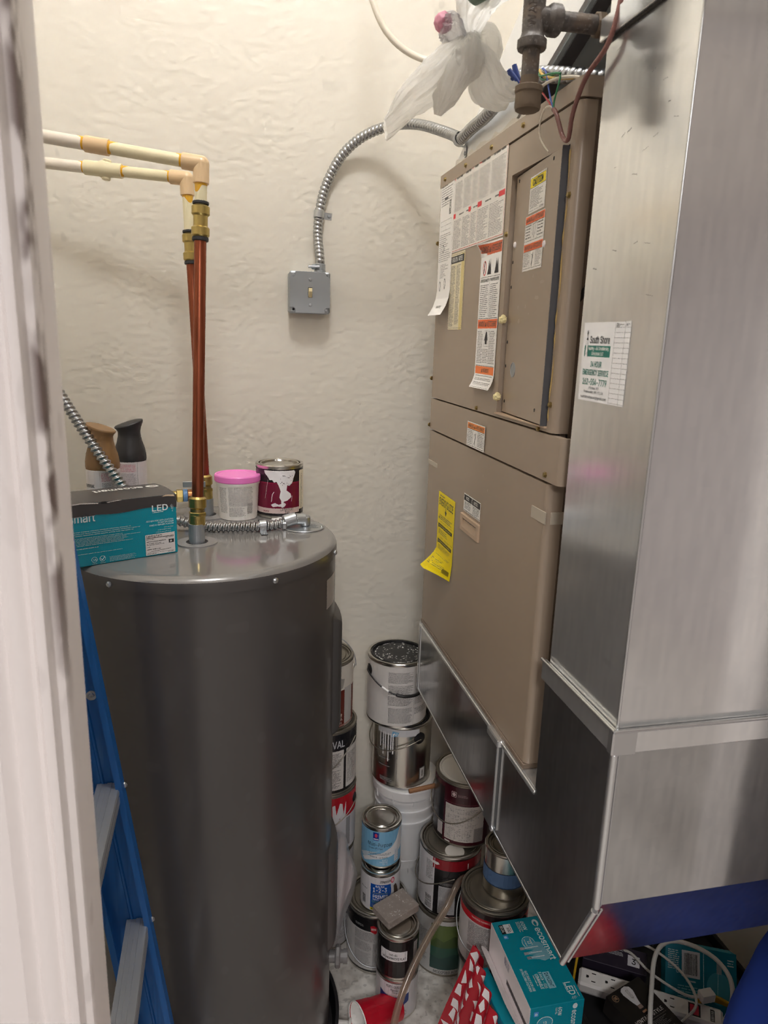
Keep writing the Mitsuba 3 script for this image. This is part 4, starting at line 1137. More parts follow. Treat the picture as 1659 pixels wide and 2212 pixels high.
a.line([(.126, CH - .001), (.136, CH + .0004), (.15, CH + .001)], .0010, (226, 220, 214), 1); a.poly([(.224, CH - .001), (.232, CH + .002), (.247, CH + .001), (.249, CH - .003), (.236, CH - .001)], (208, 186, 160), 1)
LT = (206, 226, 230)
a.text('ecosmart', .030, CH - .0315, .0150, LT, -4, .074); a.rect(.0, CH - .0215, .104, CH - .020, (58, 55, 55), 0)
a.text('LED', .205, .086, .011, (232, 238, 240), 1, .030)
for t in (-.5, -.15, .2, .55, .9):
    a.line([(.2375 + .004 * math.cos(t), .0895 + .004 * math.sin(t)), (.2375 + .008 * math.cos(t), .0895 + .008 * math.sin(t))], .0007, LT, 1)
a.rect(.206, .083, .226, .0842, LT, 1); a.disc(.2435, .083, .0009, .0009, LT, 1, 10)
a.para(.006, .0715, .036, .0735, 1, LT, 1, .6); a.para(.006, .0665, .012, .068, 1, LT, 1, .6)
a.para(.006, .056, .182, .066, 3, (150, 200, 208), 1, .5, 3.6, .1); a.para(.006, .038, .182, .054, 5, (150, 200, 208), 1, .5, 3.6, .2); a.para(.006, .0325, .120, .035, 1, LT, 1, .55, 3); a.para(.006, .0275, .016, .030, 1, LT, 1); a.para(.006, .0225, .150, .025, 1, (170, 210, 216), 1, .5, 3)
for j, (t, ww) in enumerate((('SUITABLE FOR DAMP LOCATIONS.', .052), ('DO NOT USE WHERE', .030), ('DIRECTLY EXPOSED TO WATER', .046))):
    a.text(t, .245, .0665 - j * .0042, .0026, LT, 1, ww, 'r')
a.para(.226, .0525, .245, .0545, 1, LT, 1); a.para(.214, .0485, .245, .0505, 1, LT, 1); a.para(.210, .0445, .245, .0465, 1, LT, 1)
a.rect(.190, .003, .246, .0425, (216, 212, 210), 1); a.text('Lighting Facts', .192, .0375, .0036, K, 2, .030); a.rect(.192, .035, .244, .0362, K, 2)
a.para(.192, .032, .208, .034, 1, K, 2); a.para(.228, .0325, .244, .0345, 1, K, 2); a.para(.192, .0275, .232, .030, 1, K, 2, .7); a.para(.192, .021, .228, .0265, 2, (90, 88, 88), 2); a.rect(.234, .022, .244, .029, K, 2); a.text('e', .2365, .0235, .005, W_, 3)
a.para(.192, .0175, .198, .0195, 1, K, 2); a.para(.192, .0125, .218, .015, 1, K, 2, .7); a.line([(.200, .0095), (.238, .0115)], .0008, K, 2); a.rect(.192, .007, .244, .0074, K, 2); a.para(.192, .004, .210, .006, 1, K, 2); a.para(.232, .0045, .244, .0065, 1, K, 2)
for j in range(3):
    t = PI / 2 + j * 2.1; a.line([(.022 + .0042 * math.cos(t), .0185 + .0042 * math.sin(t)), (.022 + .0042 * math.cos(t + 1.5), .0185 + .0042 * math.sin(t + 1.5))], .0016, LT, 1)
a.para(.030, .0155, .056, .0215, 3, (150, 200, 208), 1); a.para(.018, .0115, .038, .0132, 1, LT, 1); a.para(.018, .0075, .052, .0105, 3, (160, 205, 212), 1); a.para(.018, .0022, .054, .006, 3, (160, 205, 212), 1)
for x in (.098, .112):
    a.disc(x, .011, .0052, .0052, LT, 1); a.disc(x, .011, .0044, .0044, CT, 2)
a.text('UL', .0962, .0092, .0036, LT, 3); a.line([(.1092, .011), (.1115, .0085), (.1160, .0145)], .0012, LT, 3); a.para(.094, .0022, .103, .0042, 2, LT, 1); a.para(.108, .0022, .117, .0042, 2, LT, 1); a.para(.124, .003, .172, .013, 5, (150, 200, 208), 1)
printed(bxk, 'front_print', a, plane(lc - cb * .0014, cxv, (0, 0, 1)))
a = Art(52)
a.text('ecosmart', .214, .078, .0200, (240, 240, 238), 1, .092, 'r', True, 0, True)
a.disc(.232, .070, .0125, .0110, (240, 240, 238), 1); a.disc(.233, .069, .0066, .0052, (58, 55, 55), 2); a.rect(.232, .0676, .246, .0704, (58, 55, 55), 2)
def bow(p):
    u, v = p[:, 0] / CW, p[:, 1] / CD
    return lc + p[:, :1] * cxv + p[:, 1:2] * cb + (CH + .0016 + p[:, 2] + .004 * np.sin(PI * v) * (.4 + .6 * np.sin(u * 2.2)))[:, None] * np.array([0, 0, 1])
printed(bxk, 'top_print', a, bow, .012)

# ------------------------------------------------------------------ cans on the floor
def text_label(seed, r, H, bg, blocks):
    a = Art(seed)
    a.rect(-PI * r * .9995, 0, PI * r * .9995, H, bg, 0)
    for b in blocks:
        getattr(a, b[0])(*b[1:])
    return a


LH = GH - .017                                             # height of a gallon's label
GT = (84, 82, 82)
# left stack, beside the tank
sx, sy = .244, 1.738
SPEC = []
k = thing('paint_can', 'tall grey-white tin standing lowest beside the tank, behind the paper pouch', 'paint can')
can_body(k, (sx + .006, sy), GR, .312, 0.0, 'm_tin_dull', 'm_tin_dull')
labelled(k, (sx + .006, sy), GR, 0.0, .312, text_label(61, GR, .295, (196, 194, 196), [('para', -.04, .02, .08, .27, 44, GT)]))
zq = .312
k = thing('paint_can', 'white and red gallon can third from the top of the stack beside the tank', 'paint can')
can_body(k, (sx + .008, sy), GR, GH, zq, 'm_tin_dull', 'm_tin_dull')
a = text_label(62, GR, LH, (206, 204, 206), [('rect', -.26, .105, .26, LH, (178, 20, 36), 1), ('poly', [(.018, .150), (.026, .152), (.030, .120), (.040, .154), (.048, .150), (.052, .118), (.060, .156), (.060, .100), (.050, .096), (.040, .108), (.030, .090), (.020, .100)], (226, 224, 226), 2), ('rect', .062, .01, .078, .10, (150, 148, 148), 1)])
labelled(k, (sx + .008, sy), GR, zq, GH, a)
bail(k, (sx + .008, sy), GR, zq + .150, facing(sx, sy) - .35, .06)
zq += GH
k = thing('paint_can', 'black-banded gallon can with columns of text, second in the stack beside the tank', 'paint can')
can_body(k, (sx + .006, sy), GR, GH, zq, 'm_tin_dull', 'm_tin_dull')
a = text_label(63, GR, LH, (214, 210, 205), [('rect', -.26, .125, .26, LH, (24, 24, 28), 1), ('text', 'VAL', .018, .134, .020, (196, 196, 200), 2, .036), ('rect', .052, 0, .060, .13, (20, 20, 22), 1), ('rect', -.26, 0, .26, .008, (26, 26, 26), 1),
               ('para', -.03, .076, .046, .118, 9, GT), ('para', -.03, .014, .046, .068, 11, GT), ('para', .064, .02, .10, .11, 16, GT)])
labelled(k, (sx + .006, sy), GR, zq, GH, a)
bail(k, (sx + .006, sy), GR, zq + .158, facing(sx, sy) - .5, .10, 'm_black')
zq += GH
zq += .0
k = thing('paint_can', 'brown-labelled gallon can on top of the stack beside the tank, its handle raised', 'paint can')
ct = (sx - .006, sy + .002)
can_body(k, ct, GR, GH, zq, 'm_tin_dull', 'm_tin_dull')
a = text_label(64, GR, LH, (92, 34, 26), [('rect', -.26, .105, .26, LH, (206, 200, 190), 1), ('rect', .066, 0, .10, .11, (176, 172, 168), 1), ('poly', [(.020, .085), (.034, .098), (.060, .112), (.066, .135), (.050, .140), (.034, .130), (.022, .118)], (150, 146, 140), 2),
               ('text', 'FOR', .040, .030, .008, (226, 210, 200), 2, .018), ('text', '1 GAL', .030, .019, .008, (226, 210, 200), 2, .030), ('text', '3.78 L', .040, .009, .006, (226, 210, 200), 2, .018), ('rect', -.26, .002, .26, .006, (160, 120, 110), 2)])
labelled(k, ct, GR, zq, GH, a)
bail(k, ct, GR, zq + .152, facing(*ct), -.004, 'm_tin', 'm_zinc', 1.75, .008)
# middle: two white pails, a bare metal gallon and a white gallon
mx, my, px, py = .472, 1.757, .488, 1.752
for i, (zb, rb, rt, hh) in enumerate(((0, .068, .078, .246), (.2465, .078, .090, .236))):
    k = thing('plastic_pail', ('white ribbed pail with snap lid standing under the bare metal can', 'lower white pail standing on the floor behind the stacked quarts')[1 - i], 'pail', 'white plastic pails')
    rr = lambda z: rb + (rt - rb) * z / hh
    pf = [(0, 0), (rb - .004, 0), (rb, .004)] + [(rr(z) + d, z) for z, d in (() if i == 0 else ((hh * .52, 0), (hh * .525, .004), (hh * .55, .004), (hh * .555, .0), (hh * .68, 0), (hh * .685, .004), (hh * .71, .004), (hh * .715, 0), (hh * .82, 0), (hh * .825, .0045), (hh * .85, .0045), (hh * .855, 0), (hh * .96, 0)))] + [(rr(hh * .96), hh * .96), (0, hh * .96)]
    pcx = (px, py + (.012 if i == 0 else 0))
    part(k, 'pail', lathe(pf, 56, at=(*pcx, zb)), 'm_pail', 30)
    part(k, 'lid', lathe([(rt + .001, hh - .030), (rt + .006, hh - .028), (rt + .007, hh - .004), (rt + .004, hh), (rt - .004, hh), (rt - .008, hh - .003), (0, hh - .003)], 56, at=(*pcx, zb)), 'm_pail', 30, 'white snap-on lid')
    for q in range(10):
        al = q * 2 * PI / 10 + .3
        o = np.array([*pcx, zb]) + np.array([math.cos(al), math.sin(al), 0]) * (rt + .002)
        part(k, 'lid_rib', hull([o + np.array([math.cos(al + d), math.sin(al + d), 0]) * e + np.array([0, 0, zz]) for d in (-1.5, 1.5) for e in (.0015,) for zz in (hh - .048, hh - .018)] + [o + np.array([math.cos(al), math.sin(al), 0]) * .005 + np.array([0, 0, zz]) for zz in (hh - .040, hh - .018)]), 'm_pail', 20)
    part(k, 'lid_pad', lathe([(0, hh - .003), (rt - .016, hh - .003), (rt - .018, hh + .003), (0, hh + .003)], 40, at=(*pcx, zb)), 'm_rag', 30) if i == 1 else None
zm = .4835 + .003
k = thing('paint_can', 'bare silver gallon can with white drips, under the white gallon', 'paint can')
can_body(k, (mx, my), GR, GH - .003, zm, 'm_tin', 'm_black_matte', 'black lid')
a = Art(65)
a.text('BASE', -.066, .118, .030, (74, 74, 76), 1, .046)
for x, l in ((-.066, .020), (-.056, .042), (-.049, .022), (-.040, .060), (-.032, .026), (-.026, .034)):
    a.rect(x, .150 - l - .02, x + .0032, .158, (234, 232, 232), 2)
a.rect(-.075, .152, .05, .172, (200, 200, 202), 1); a.poly([(-.030, .148), (-.012, .152), (-.008, .164), (-.026, .166)], (120, 170, 204), 2); a.text('AC', -.024, .154, .007, W_, 3)
for y in (.098, .074, .052):
    a.para(-.070, y, -.028, y + .006, 1, (110, 108, 108), 1, .5, 3)
a.rect(-.012, 0, -.0112, .150, (96, 96, 96), 1); a.rect(.056, .012, .076, .048, (112, 110, 108), 1); a.rect(.058, .014, .074, .046, (190, 188, 184), 2); a.rect(.064, .020, .069, .040, (120, 118, 114), 3); a.para(-.064, .006, -.020, .020, 3, (120, 118, 118), 1)
printed(k, 'lettering', a, wrap((mx, my), GR + .0006, zm + .008, facing(mx, my)), .012, 'm_print', 'worn lettering and white drips')
bail(k, (mx, my), GR, zm + .150, facing(mx, my) - .95, .040, 'm_black', 'm_tin_dull', 0, .017)
zw = zm + GH - .003
k = thing('paint_can', 'white gallon can with speckled black lid and black handle, topmost of the middle stack', 'paint can')
cw = (.452, 1.757)
can_body(k, cw, GR, GH, zw, 'm_tin', 'm_black', 'black lid spattered with white')
a = text_label(66, GR, LH, (214, 210, 206), [('para', -.024, .126, .046, .158, 9, (60, 60, 60)), ('para', -.024, .092, .046, .120, 8, (60, 60, 60)), ('para', -.024, .060, .046, .088, 7, (90, 88, 88)), ('para', -.022, .008, .046, .054, 16, (80, 78, 78), 1, .62), ('para', .052, .06, .08, .150, 20, (90, 88, 88)), ('rect', .0485, .0, .0495, LH, (160, 156, 152), 1), ('para', .052, .03, .10, .05, 5, GT)])
a.L = [(np.where((v[:, 1:2] > -1), v, v), f, z, c) for v, f, z, c in a.L]
labelled(k, cw, GR, zw, GH, a)
rn = random.Random(9); sp = Art(67)
for _ in range(70):
    al, q = rn.uniform(0, 2 * PI), rn.uniform(.2, 1) ** .5 * .058
    l = rn.uniform(.0008, .0035); t = rn.uniform(0, PI)
    x, y = q * math.cos(al), q * math.sin(al)
    sp.line([(x, y), (x + l * math.cos(t), y + l * math.sin(t))], rn.uniform(.0008, .0030), (232, 230, 228), 1)
for _ in range(60):
    al = rn.uniform(0, 2 * PI); q = rn.choice((.0625, .064, .0655)); t = rn.uniform(.02, .10); sp.line([(q * math.cos(al), q * math.sin(al)), (q * math.cos(al + t), q * math.sin(al + t))], rn.uniform(.0008, .0022), (230, 228, 226), 1)
printed(k + '__lid', 'paint_spatter', sp, plane((*cw, zw + GH - .0042), (1, 0, 0), (0, 1, 0)), label='white paint spatter', m='m_print')
labels[k + '__lid__paint_spatter']['kind'] = 'stuff'
hp = bail(k, cw, GR, zw + .150, facing(*cw) + .42, .050, 'm_black', 'm_black', 0, .015, .0022)
part(k + '__handle', 'grip', tube(spline(hp[5:10], 24), .0044, 10), 'm_black', True, 'black plastic grip')
part(k + '__handle', 'grip_tape', tube(spline(hp[10:12], 8), .0032, 10), 'm_paint_white', True)
st = thing('paint_stick', 'short brown wooden stick lying on the pail lid', 'stick')
scene[st] = mikit.ply(cyl((.470, 1.652, .4925), (.575, 1.664, .4965), .0065, 14, .0015), 'm_wood', smooth=30)
# right stack: green landscape can, black can with red band, burgundy can
dx, dy = .578, 1.590
k = thing('paint_can', 'gallon can with a green landscape label standing on the floor, lowest of its stack', 'paint can')
can_body(k, (dx - .004, dy), GR, GH, 0, 'm_tin_dull', 'm_tin_dull')
a = text_label(68, GR, LH, (188, 188, 186), [('rect', -.036, .016, .060, .160, (38, 70, 66), 1), ('rect', -.036, .085, .060, .160, (64, 84, 44), 2), ('poly', [(-.036, .10), (-.02, .118), (.0, .108), (.03, .126), (.06, .112), (.06, .16), (-.036, .16)], (86, 104, 52), 3), ('poly', [(-.036, .06), (-.01, .052), (.03, .066), (.06, .056), (.06, .088), (-.036, .088)], (44, 84, 70), 3), ('text', 'MODIFIED ACRYLIC', -.024, .0035, .0085, GT, 2, .090), ('para', -.076, .075, -.040, .130, 10, GT), ('para', -.076, .03, -.044, .06, 5, GT), ('rect', -.26, -.0002, .26, .0006, GT, 1)])
labelled(k, (dx - .004, dy), GR, 0, GH, a, .0)
zd = GH
k = thing('paint_can', 'black gallon can with a red band and dark lid, under the burgundy can', 'paint can')
can_body(k, (dx, dy), GR, GH, zd, 'm_tin', 'm_tin_dull', 'dark stained lid')
a = text_label(69, GR, LH, (24, 23, 25), [('rect', -.050, .142, .26, LH, (138, 22, 34), 1), ('rect', -.12, .004, -.040, LH, (206, 204, 206), 2), ('rect', -.046, .142, -.042, LH, (138, 22, 34), 3), ('para', -.068, .1, -.044, .158, 14, GT, 3), ('bars', -.068, .01, -.046, .05, 12, GT, 3, False),
               ('rect', -.026, .006, .020, .092, (176, 176, 178), 1), ('para', -.024, .058, .018, .088, 14, (130, 130, 132), 2, .6), ('para', -.024, .010, .018, .048, 16, (130, 130, 132), 2, .6), ('para', -.024, .096, .020, .104, 3, (120, 118, 118), 1), ('poly', [(-.056, .163), (-.03, .163), (-.026, .158), (-.034, .154), (-.046, .156), (-.054, .158)], (228, 224, 222), 4), ('line', [(.052, .160), (.052, .146)], .003, (206, 190, 188), 4)])
labelled(k, (dx, dy), GR, zd, GH, a)
bail(k, (dx, dy), GR, zd + .132, facing(dx, dy) - 1.40, .055, 'm_black', 'm_tin_dull', 0, .017)
part(k + '__lid', 'lid_sticker', cyl((dx - .006, dy - .050, zd + GH - .0048), (dx - .006, dy - .050, zd + GH - .0036), .026, 32), 'm_rag', 30, 'round pale spot on the lid')
zb = 2 * GH
cbg = (.622, 1.622)
k = thing('paint_can', 'burgundy gallon can with white text panel, topmost of its stack by the duct', 'paint can')
can_body(k, cbg, GR, GH, zb, 'm_tin_dull', 'm_rag', 'pale lid')
a = text_label(70, GR, LH, (66, 16, 28), [('rect', -.12, 0, -.058, .160, (26, 18, 20), 1), ('rect', -.052, .010, .058, .118, (214, 208, 202), 1), ('rect', .030, .010, .058, .052, (168, 162, 158), 2), ('rect', -.26, .122, .26, .124, (108, 52, 62), 1), ('frame', -.036, .142, -.022, .158, .0012, (226, 200, 200), 1), ('disc', -.029, .150, .0045, .0055, (226, 200, 200), 1), ('para', -.018, .144, .010, .152, 3, (150, 100, 108)),
               ('para', -.048, .094, .050, .112, 5, GT), ('para', -.048, .074, .046, .090, 4, GT), ('para', -.048, .054, .040, .070, 4, GT), ('para', -.048, .014, .026, .050, 9, GT), ('para', .032, .012, .056, .050, 12, (120, 114, 112), 3, .6), ('rect', -.080, .012, -.060, .050, (196, 188, 186), 2), ('rect', -.050, .001, -.034, .0055, (226, 218, 216), 2)])
labelled(k, cbg, GR, zb, GH, a)
bail(k, cbg, GR, zb + .140, facing(*cbg) - .62, .070, 'm_black', 'm_tin_dull', 0, .012)
# front left: black and white gallon, primer quart, sky-blue quart
cg = (.386, 1.634)
k = thing('paint_can', 'black and white gallon can with fine print on the floor, under the primer quart', 'paint can')
can_body(k, cg, GR, GH, 0, 'm_tin', 'm_tin_dull')
a = text_label(71, GR, LH, (196, 194, 192), [('rect', -.26, .132, .26, LH, (22, 22, 24), 1), ('rect', -.26, 0, .26, .006, (24, 24, 24), 1), ('para', -.064, .098, .012, .128, 8, (70, 68, 68), 1, .55), ('para', -.064, .066, -.012, .094, 8, (70, 68, 68), 1, .55), ('para', -.008, .006, .012, .094, 24, (60, 58, 58), 1, .5), ('para', -.064, .012, -.012, .060, 14, (80, 78, 78), 1, .5), ('para', .02, .02, .07, .12, 22, GT),
               ('poly', [(-.016, .150), (-.006, .153), (.003, .146), (.004, .132), (-.002, .126), (-.014, .132)], (196, 30, 44), 2), ('text', 'BEHR', -.013, .138, .006, W_, 3, .013), ('para', -.062, .142, -.034, .150, 2, (150, 148, 148), 2), ('line', [(.012, .05), (.006, .006)], .0012, K, 3)])
labelled(k, cg, GR, 0, GH, a)
bail(k, cg, GR, .118, facing(*cg) - .15, .085, 'm_black', 'm_zinc', 0, .009, .0018)
cq = (.389, 1.618)
zq = GH - .0042
k = thing('paint_can', 'white quart can with a blue primer label, between the sky-blue quart and the gallon', 'paint can')
can_body(k, cq, QR, QH, zq, 'm_tin', 'm_tin')
H = QH - .017; B = (24, 82, 168)
a = text_label(72, QR, H, (220, 218, 220), [('poly', [(-.026, .006), (.008, .004), (.028, .040), (.033, .060), (.030, .084), (-.026, .086)], B, 1), ('text', 'ZINSSER', .014, .091, .0062, K, 2, .030, 'c', True, .25), ('text', 'Bulls Eye', .000, .077, .0058, (232, 236, 244), 3, .024, 'c'), ('text', '1-2-3', .000, .062, .0130, (244, 244, 248), 3, .038, 'c'), ('text', 'PRIMER', .002, .042, .0105, (244, 244, 248), 3, .042, 'c'), ('text', 'FOR ALL SURFACES', .003, .0355, .0045, (232, 236, 244), 3, .044, 'c'),
               ('para', -.020, .056, .022, .059, 1, (190, 200, 120), 3), ('para', -.022, .026, .016, .034, 3, (120, 190, 120), 3), ('para', -.022, .014, .008, .024, 4, (130, 160, 220), 3, .5), ('rect', -.026, .003, .004, .011, (236, 220, 60), 4), ('text', 'INTERIOR', -.024, .005, .004, K, 5, .020), ('disc', .036, .094, .006, .009, (206, 60, 90), 2), ('disc', .036, .094, .004, .006, (236, 226, 230), 3), ('line', [(.034, .088), (.038, .100)], .0016, (206, 60, 90), 4),
               ('poly', [(.036, .010), (.050, .006), (.062, .030), (.056, .060), (.048, .078), (.040, .074), (.042, .052), (.034, .038)], (70, 56, 46), 2), ('bars', -.056, .014, -.042, .040, 14, K, 1), ('para', -.060, .06, -.034, .066, 1, GT)])
labelled(k, cq, QR, zq, QH, a)
zs = zq + QH - .0
cs = (.393, 1.640)
k = thing('paint_can', 'sky-blue and white quart can with shiny lid, on top of the primer quart', 'paint can')
can_body(k, cs, QR, QH, zs, 'm_tin', 'm_tin')
SB = (122, 178, 212)
a = text_label(73, QR, H, SB, [('poly', [(-.06, .012), (-.03, .030), (.006, .044), (.030, .058), (.044, .072), (.058, .104), (.075, .106), (.075, .040), (.040, .030), (.010, .026), (-.02, .020), (-.05, .006)], (222, 224, 226), 1), ('poly', [(-.07, .020), (-.045, .036), (-.01, .046), (.02, .056), (.0, .050), (-.03, .034), (-.05, .016)], (196, 212, 222), 2),
               ('rect', -.022, .080, -.006, .104, (30, 54, 138), 2), ('disc', -.014, .095, .004, .006, (206, 70, 100), 3), ('rect', -.021, .082, -.007, .086, (200, 206, 226), 3), ('text', 'Multi-Purpose', -.003, .062, .0105, (36, 52, 70), 3, .068, 'c', False), ('text', 'Latex Primer', -.014, .053, .0055, (60, 84, 108), 3, .040, 'c', False), ('para', -.034, .034, .030, .042, 2, (90, 110, 126), 3, .45, 3), ('text', 'INTERIOR - EXTERIOR', -.006, .026, .0042, (40, 54, 70), 3, .050, 'c', False),
               ('text', 'BASE 4', .020, .018, .0040, (220, 232, 240), 3, .016, 'r'), ('text', 'INTENSE', .020, .012, .0040, (220, 232, 240), 3, .022, 'r'), ('text', '250-01', .020, .006, .0040, (220, 232, 240), 3, .014, 'r'), ('rect', .040, .008, .056, .046, (206, 214, 222), 3), ('bars', .043, .012, .053, .042, 14, (150, 160, 170), 4, False)])
labelled(k, cs, QR, zs, QH, a)
# nearer pair of quarts with the sanding block
cu = (.405, 1.462)
k = thing('paint_can', 'silver quart can with a navy and white label on the floor, under the black quart', 'paint can')
can_body(k, cu, QR, QH, 0, 'm_tin', 'm_tin')
a = text_label(74, QR, H, (190, 188, 190), [('rect', -.046, .072, .034, H, (222, 220, 224), 1), ('poly', [(-.046, .050), (-.030, .036), (-.008, .030), (.014, .036), (.034, .050), (.034, .076), (.014, .068), (-.008, .066), (-.030, .070), (-.046, .078)], (22, 44, 108), 2), ('text', 'RUST-OLEUM', -.006, .094, .0070, (60, 56, 60), 3, .042, 'c'), ('text', "Painter's", -.002, .0845, .0068, K, 3, .028, 'c', False, .2), ('text', 'Touch', -.002, .0775, .0055, K, 3, .018, 'c', False, .2), ('text', 'ULTRA COVER', -.006, .055, .0078, W_, 3, .056, 'c'), ('text', 'Premium Latex Paint', -.004, .047, .0036, (200, 206, 226), 3, .036, 'c'),
               ('rect', -.034, .004, -.014, .034, (150, 130, 140), 1), ('rect', -.012, .004, .006, .034, (160, 142, 152), 1), ('para', .01, .006, .03, .024, 5, GT)])
labelled(k, cu, QR, 0, QH, a)
k = thing('paint_can', 'black quart can with a white name label, carrying the grey sanding block', 'paint can')
ck = (.404, 1.464)
can_body(k, ck, QR, QH, QH, 'm_tin', 'm_tin')
a = text_label(75, QR, H, (20, 19, 20), [('rect', -.046, .050, .026, .080, (222, 220, 222), 1), ('text', '260-B1', -.010, .0665, .0060, K, 2, .022, 'c'), ('text', 'WONDERKOTE FLAT', -.008, .0555, .0062, K, 2, .062, 'c'), ('rect', .046, .006, .062, H - .01, (160, 156, 154), 1), ('para', .048, .010, .060, H - .014, 20, GT, 2), ('line', [(-.030, .075), (-.014, .075)], .0004, GRY, 2)])
labelled(k, ck, QR, QH, QH, a, .0)
sb = np.array([.404, 1.496, QH * 2 + .0150])
R = np.stack(ortho((.43, -.90, -.03), (.90, .43, .03)), 1)
single('sanding_block', obox(sb, R, (.070, .101, .024), .0025), 'm_sponge', 'grey sanding block lying tilted on the black quart', 'sanding block', smooth=20)
# right: red gallon with a bare quart
cr_ = (.630, 1.392)
zz = .195
k = thing('paint_can', 'plain tin gallon can hidden under the red gallon beneath the duct', 'paint can')
can_body(k, (.636, 1.395), GR, GH, 0, 'm_tin', 'm_tin_dull')
k = thing('paint_can', 'red and white gallon can with rusty lid under the duct, carrying the small silver can', 'paint can')
can_body(k, cr_, GR, GH, GH, 'm_tin_dull', 'm_tin_dull', 'rusty dark lid')
a = text_label(76, GR, LH, (198, 194, 192), [('rect', -.26, .138, .26, LH, (176, 20, 34), 1), ('rect', .006, 0, .022, LH, (54, 46, 44), 2), ('rect', .024, .05, .26, LH, (178, 20, 34), 2), ('rect', -.26, 0, .26, .012, (40, 34, 34), 3), ('rect', -.26, .158, .26, LH, (40, 30, 30), 3), ('text', 'WARNING: HARMFUL', -.050, .148, .0048, (226, 180, 180), 3, .050), ('para', -.060, .070, .000, .134, 13, (70, 68, 68), 2, .5, 4), ('para', -.060, .016, .000, .064, 11, (70, 68, 68), 2, .5, 4)])
labelled(k, cr_, GR, GH, GH, a, -.05)
bail(k, cr_, GR, GH + .150, facing(*cr_) - .55, .085, 'm_black', 'm_zinc', 0, .014)
cv = (.655, 1.402)
k = thing('paint_can', 'small bare silver can with a band of blue tape on the red gallon', 'paint can')
can_body(k, cv, QR - .002, QH, 2 * GH - .0042, 'm_tin', 'm_tin_dull')
a = Art(77); a.rect(-PI * QR, .028, PI * QR, .066, (92, 124, 166), 0); a.rect(-PI * QR, .026, PI * QR, .029, (50, 74, 108), 1)
printed(k, 'tape_band', a, wrap(cv, QR - .0012, 2 * GH - .004 + .006, facing(*cv)), .012, 'm_print', 'blue masking tape band')

# ------------------------------------------------------------------ blue fibreglass ladder leaning beside the doorway
lad = thing('step_ladder', 'blue fibreglass ladder with aluminium steps leaning between the door casing and the tank', 'ladder')
ldir = unit((-.116, 0, 1.0)); lside = unit((1, 0, .116))
def rail(yc, sgn):
    o = np.array([-.074, yc, 0.004])
    prof = [(0, 0), (0, .026), (-.010, .026), (-.010, .022), (-.0035, .022), (-.0035, .0035), (-.030, .0035), (-.032, .006), (-.035, .006), (-.037, .0035), (-.0725, .0035), (-.0725, .022), (-.066, .022), (-.066, .026), (-.076, .026), (-.076, 0)]
    m = trimesh.creation.extrude_polygon(Polygon(prof), 1.62, engine='earcut')
    m.apply_transform(frame(o, lside, (0, -sgn, 0), ldir if True else ldir))
    if np.linalg.det(frame(o, lside, (0, -sgn, 0), ldir)[:3, :3]) < 0: m.invert()
    return m
part(lad, 'rail', rail(1.140, 1), 'm_ladder', 20, 'blue fibreglass rail')
part(lad, 'rail', rail(.735, -1), 'm_ladder', 20, 'blue fibreglass rail')
for zz_ in (.105, .390, .675, .958):
    o = np.array([-.074, 0, .004]) + ldir * zz_ - lside * .040
    prof = [(-.002, .001), (.006, .001), (.0065, 0), (.014, 0), (.0145, .001), (.022, .001), (.0225, 0), (.030, 0), (.034, -.001), (.036, -.004), (.036, -.010), (.0348, -.011), (.0348, -.014), (.036, -.015), (.036, -.026), (.0335, -.026), (.0325, -.006), (.001, -.004), (.001, -.024), (-.002, -.024)]
    m = prism([(o[0] + a_, o[2] + b_) for a_, b_ in prof], 'y', .752, 1.134)
    part(lad, 'step', m, 'm_alu', 20, 'ribbed aluminium step')
    for yq in (1.1365, .7385):
        q = np.array([o[0] + .036 + .004, yq, o[2] - .008])
        part(lad, 'rivet', lathe([(0, 0), (.006, 0), (.004, .0025), (0, .003)], 14, q, q + np.array([0, -1 if yq > 1 else 1, 0])), 'm_zinc', 30, 'steel rivet')
q = np.array([-.074, 1.1365, .004]) + ldir * 1.122 - lside * .022
part(lad, 'rivet', cat_(lathe([(0, 0), (.0085, 0), (.0085, .0012), (.005, .0015), (.004, .0035), (.0018, .0035), (.0015, .0015), (0, .0015)], 20, q, q + np.array([0, -1, 0]))), 'm_zinc', 30, 'steel rivet')
for yq in (1.140, .735):
    o = np.array([-.074 - .038, yq, 0]) 
    part(lad, 'foot', cbox(o[0] - .042, o[0] + .044, yq - (.03 if yq > 1 else .004), yq + (.004 if yq > 1 else .03), 0, .04, .006), 'm_rubber', 20, 'black rubber foot')
a = Art(81); a.text('ZWIHMZ', 0, 0, .006, (18, 50, 92), 1, .034)
printed(lad + '__rail', 'stamp', a, plane(np.array([-.074, 1.1364, .004]) + ldir * .46 - lside * .014, -ldir, lside))

# ------------------------------------------------------------------ cup, white plug and clear hose on the floor
cup = thing('party_cup', 'red plastic party cup lying on its side on the floor by the tank', 'cup')
c0, c1 = np.array([.288, 1.384, .0475]), np.array([.396, 1.420, .0365])
part(cup, 'wall', lathe([(.0445, .0015), (.0455, .0015), (.0410, .040), (.0400, .041), (.0345, .115), (.033, .117), (0, .1165), (0, .1155), (.0325, .1155), (.0337, .114), (.039, .041), (.040, .039), (.0445, .0015)], 56, c0, c1), 'm_red', 30, 'red outside')
part(cup, 'lining', lathe([(.0440, .003), (.0396, .039), (.0386, .041), (.0333, .113), (.032, .1145), (0, .1145)], 56, c0, c1), 'm_white_plastic', 30, 'white inside')
part(cup, 'rim', trimesh.creation.torus(.0455, .0016, 56, 12).apply_transform(align(c0, c1)), 'm_white_plastic', True, 'white rolled rim')
pk = thing('plastic_plug', 'short white plastic pipe plug lying at the mouth of the red cup', 'pipe plug')
part(pk, 'plug', cat_(cyl((.238, 1.396, .0270), (.264, 1.389, .0255), .0175, 32, .002)), 'm_white_plastic', 30)
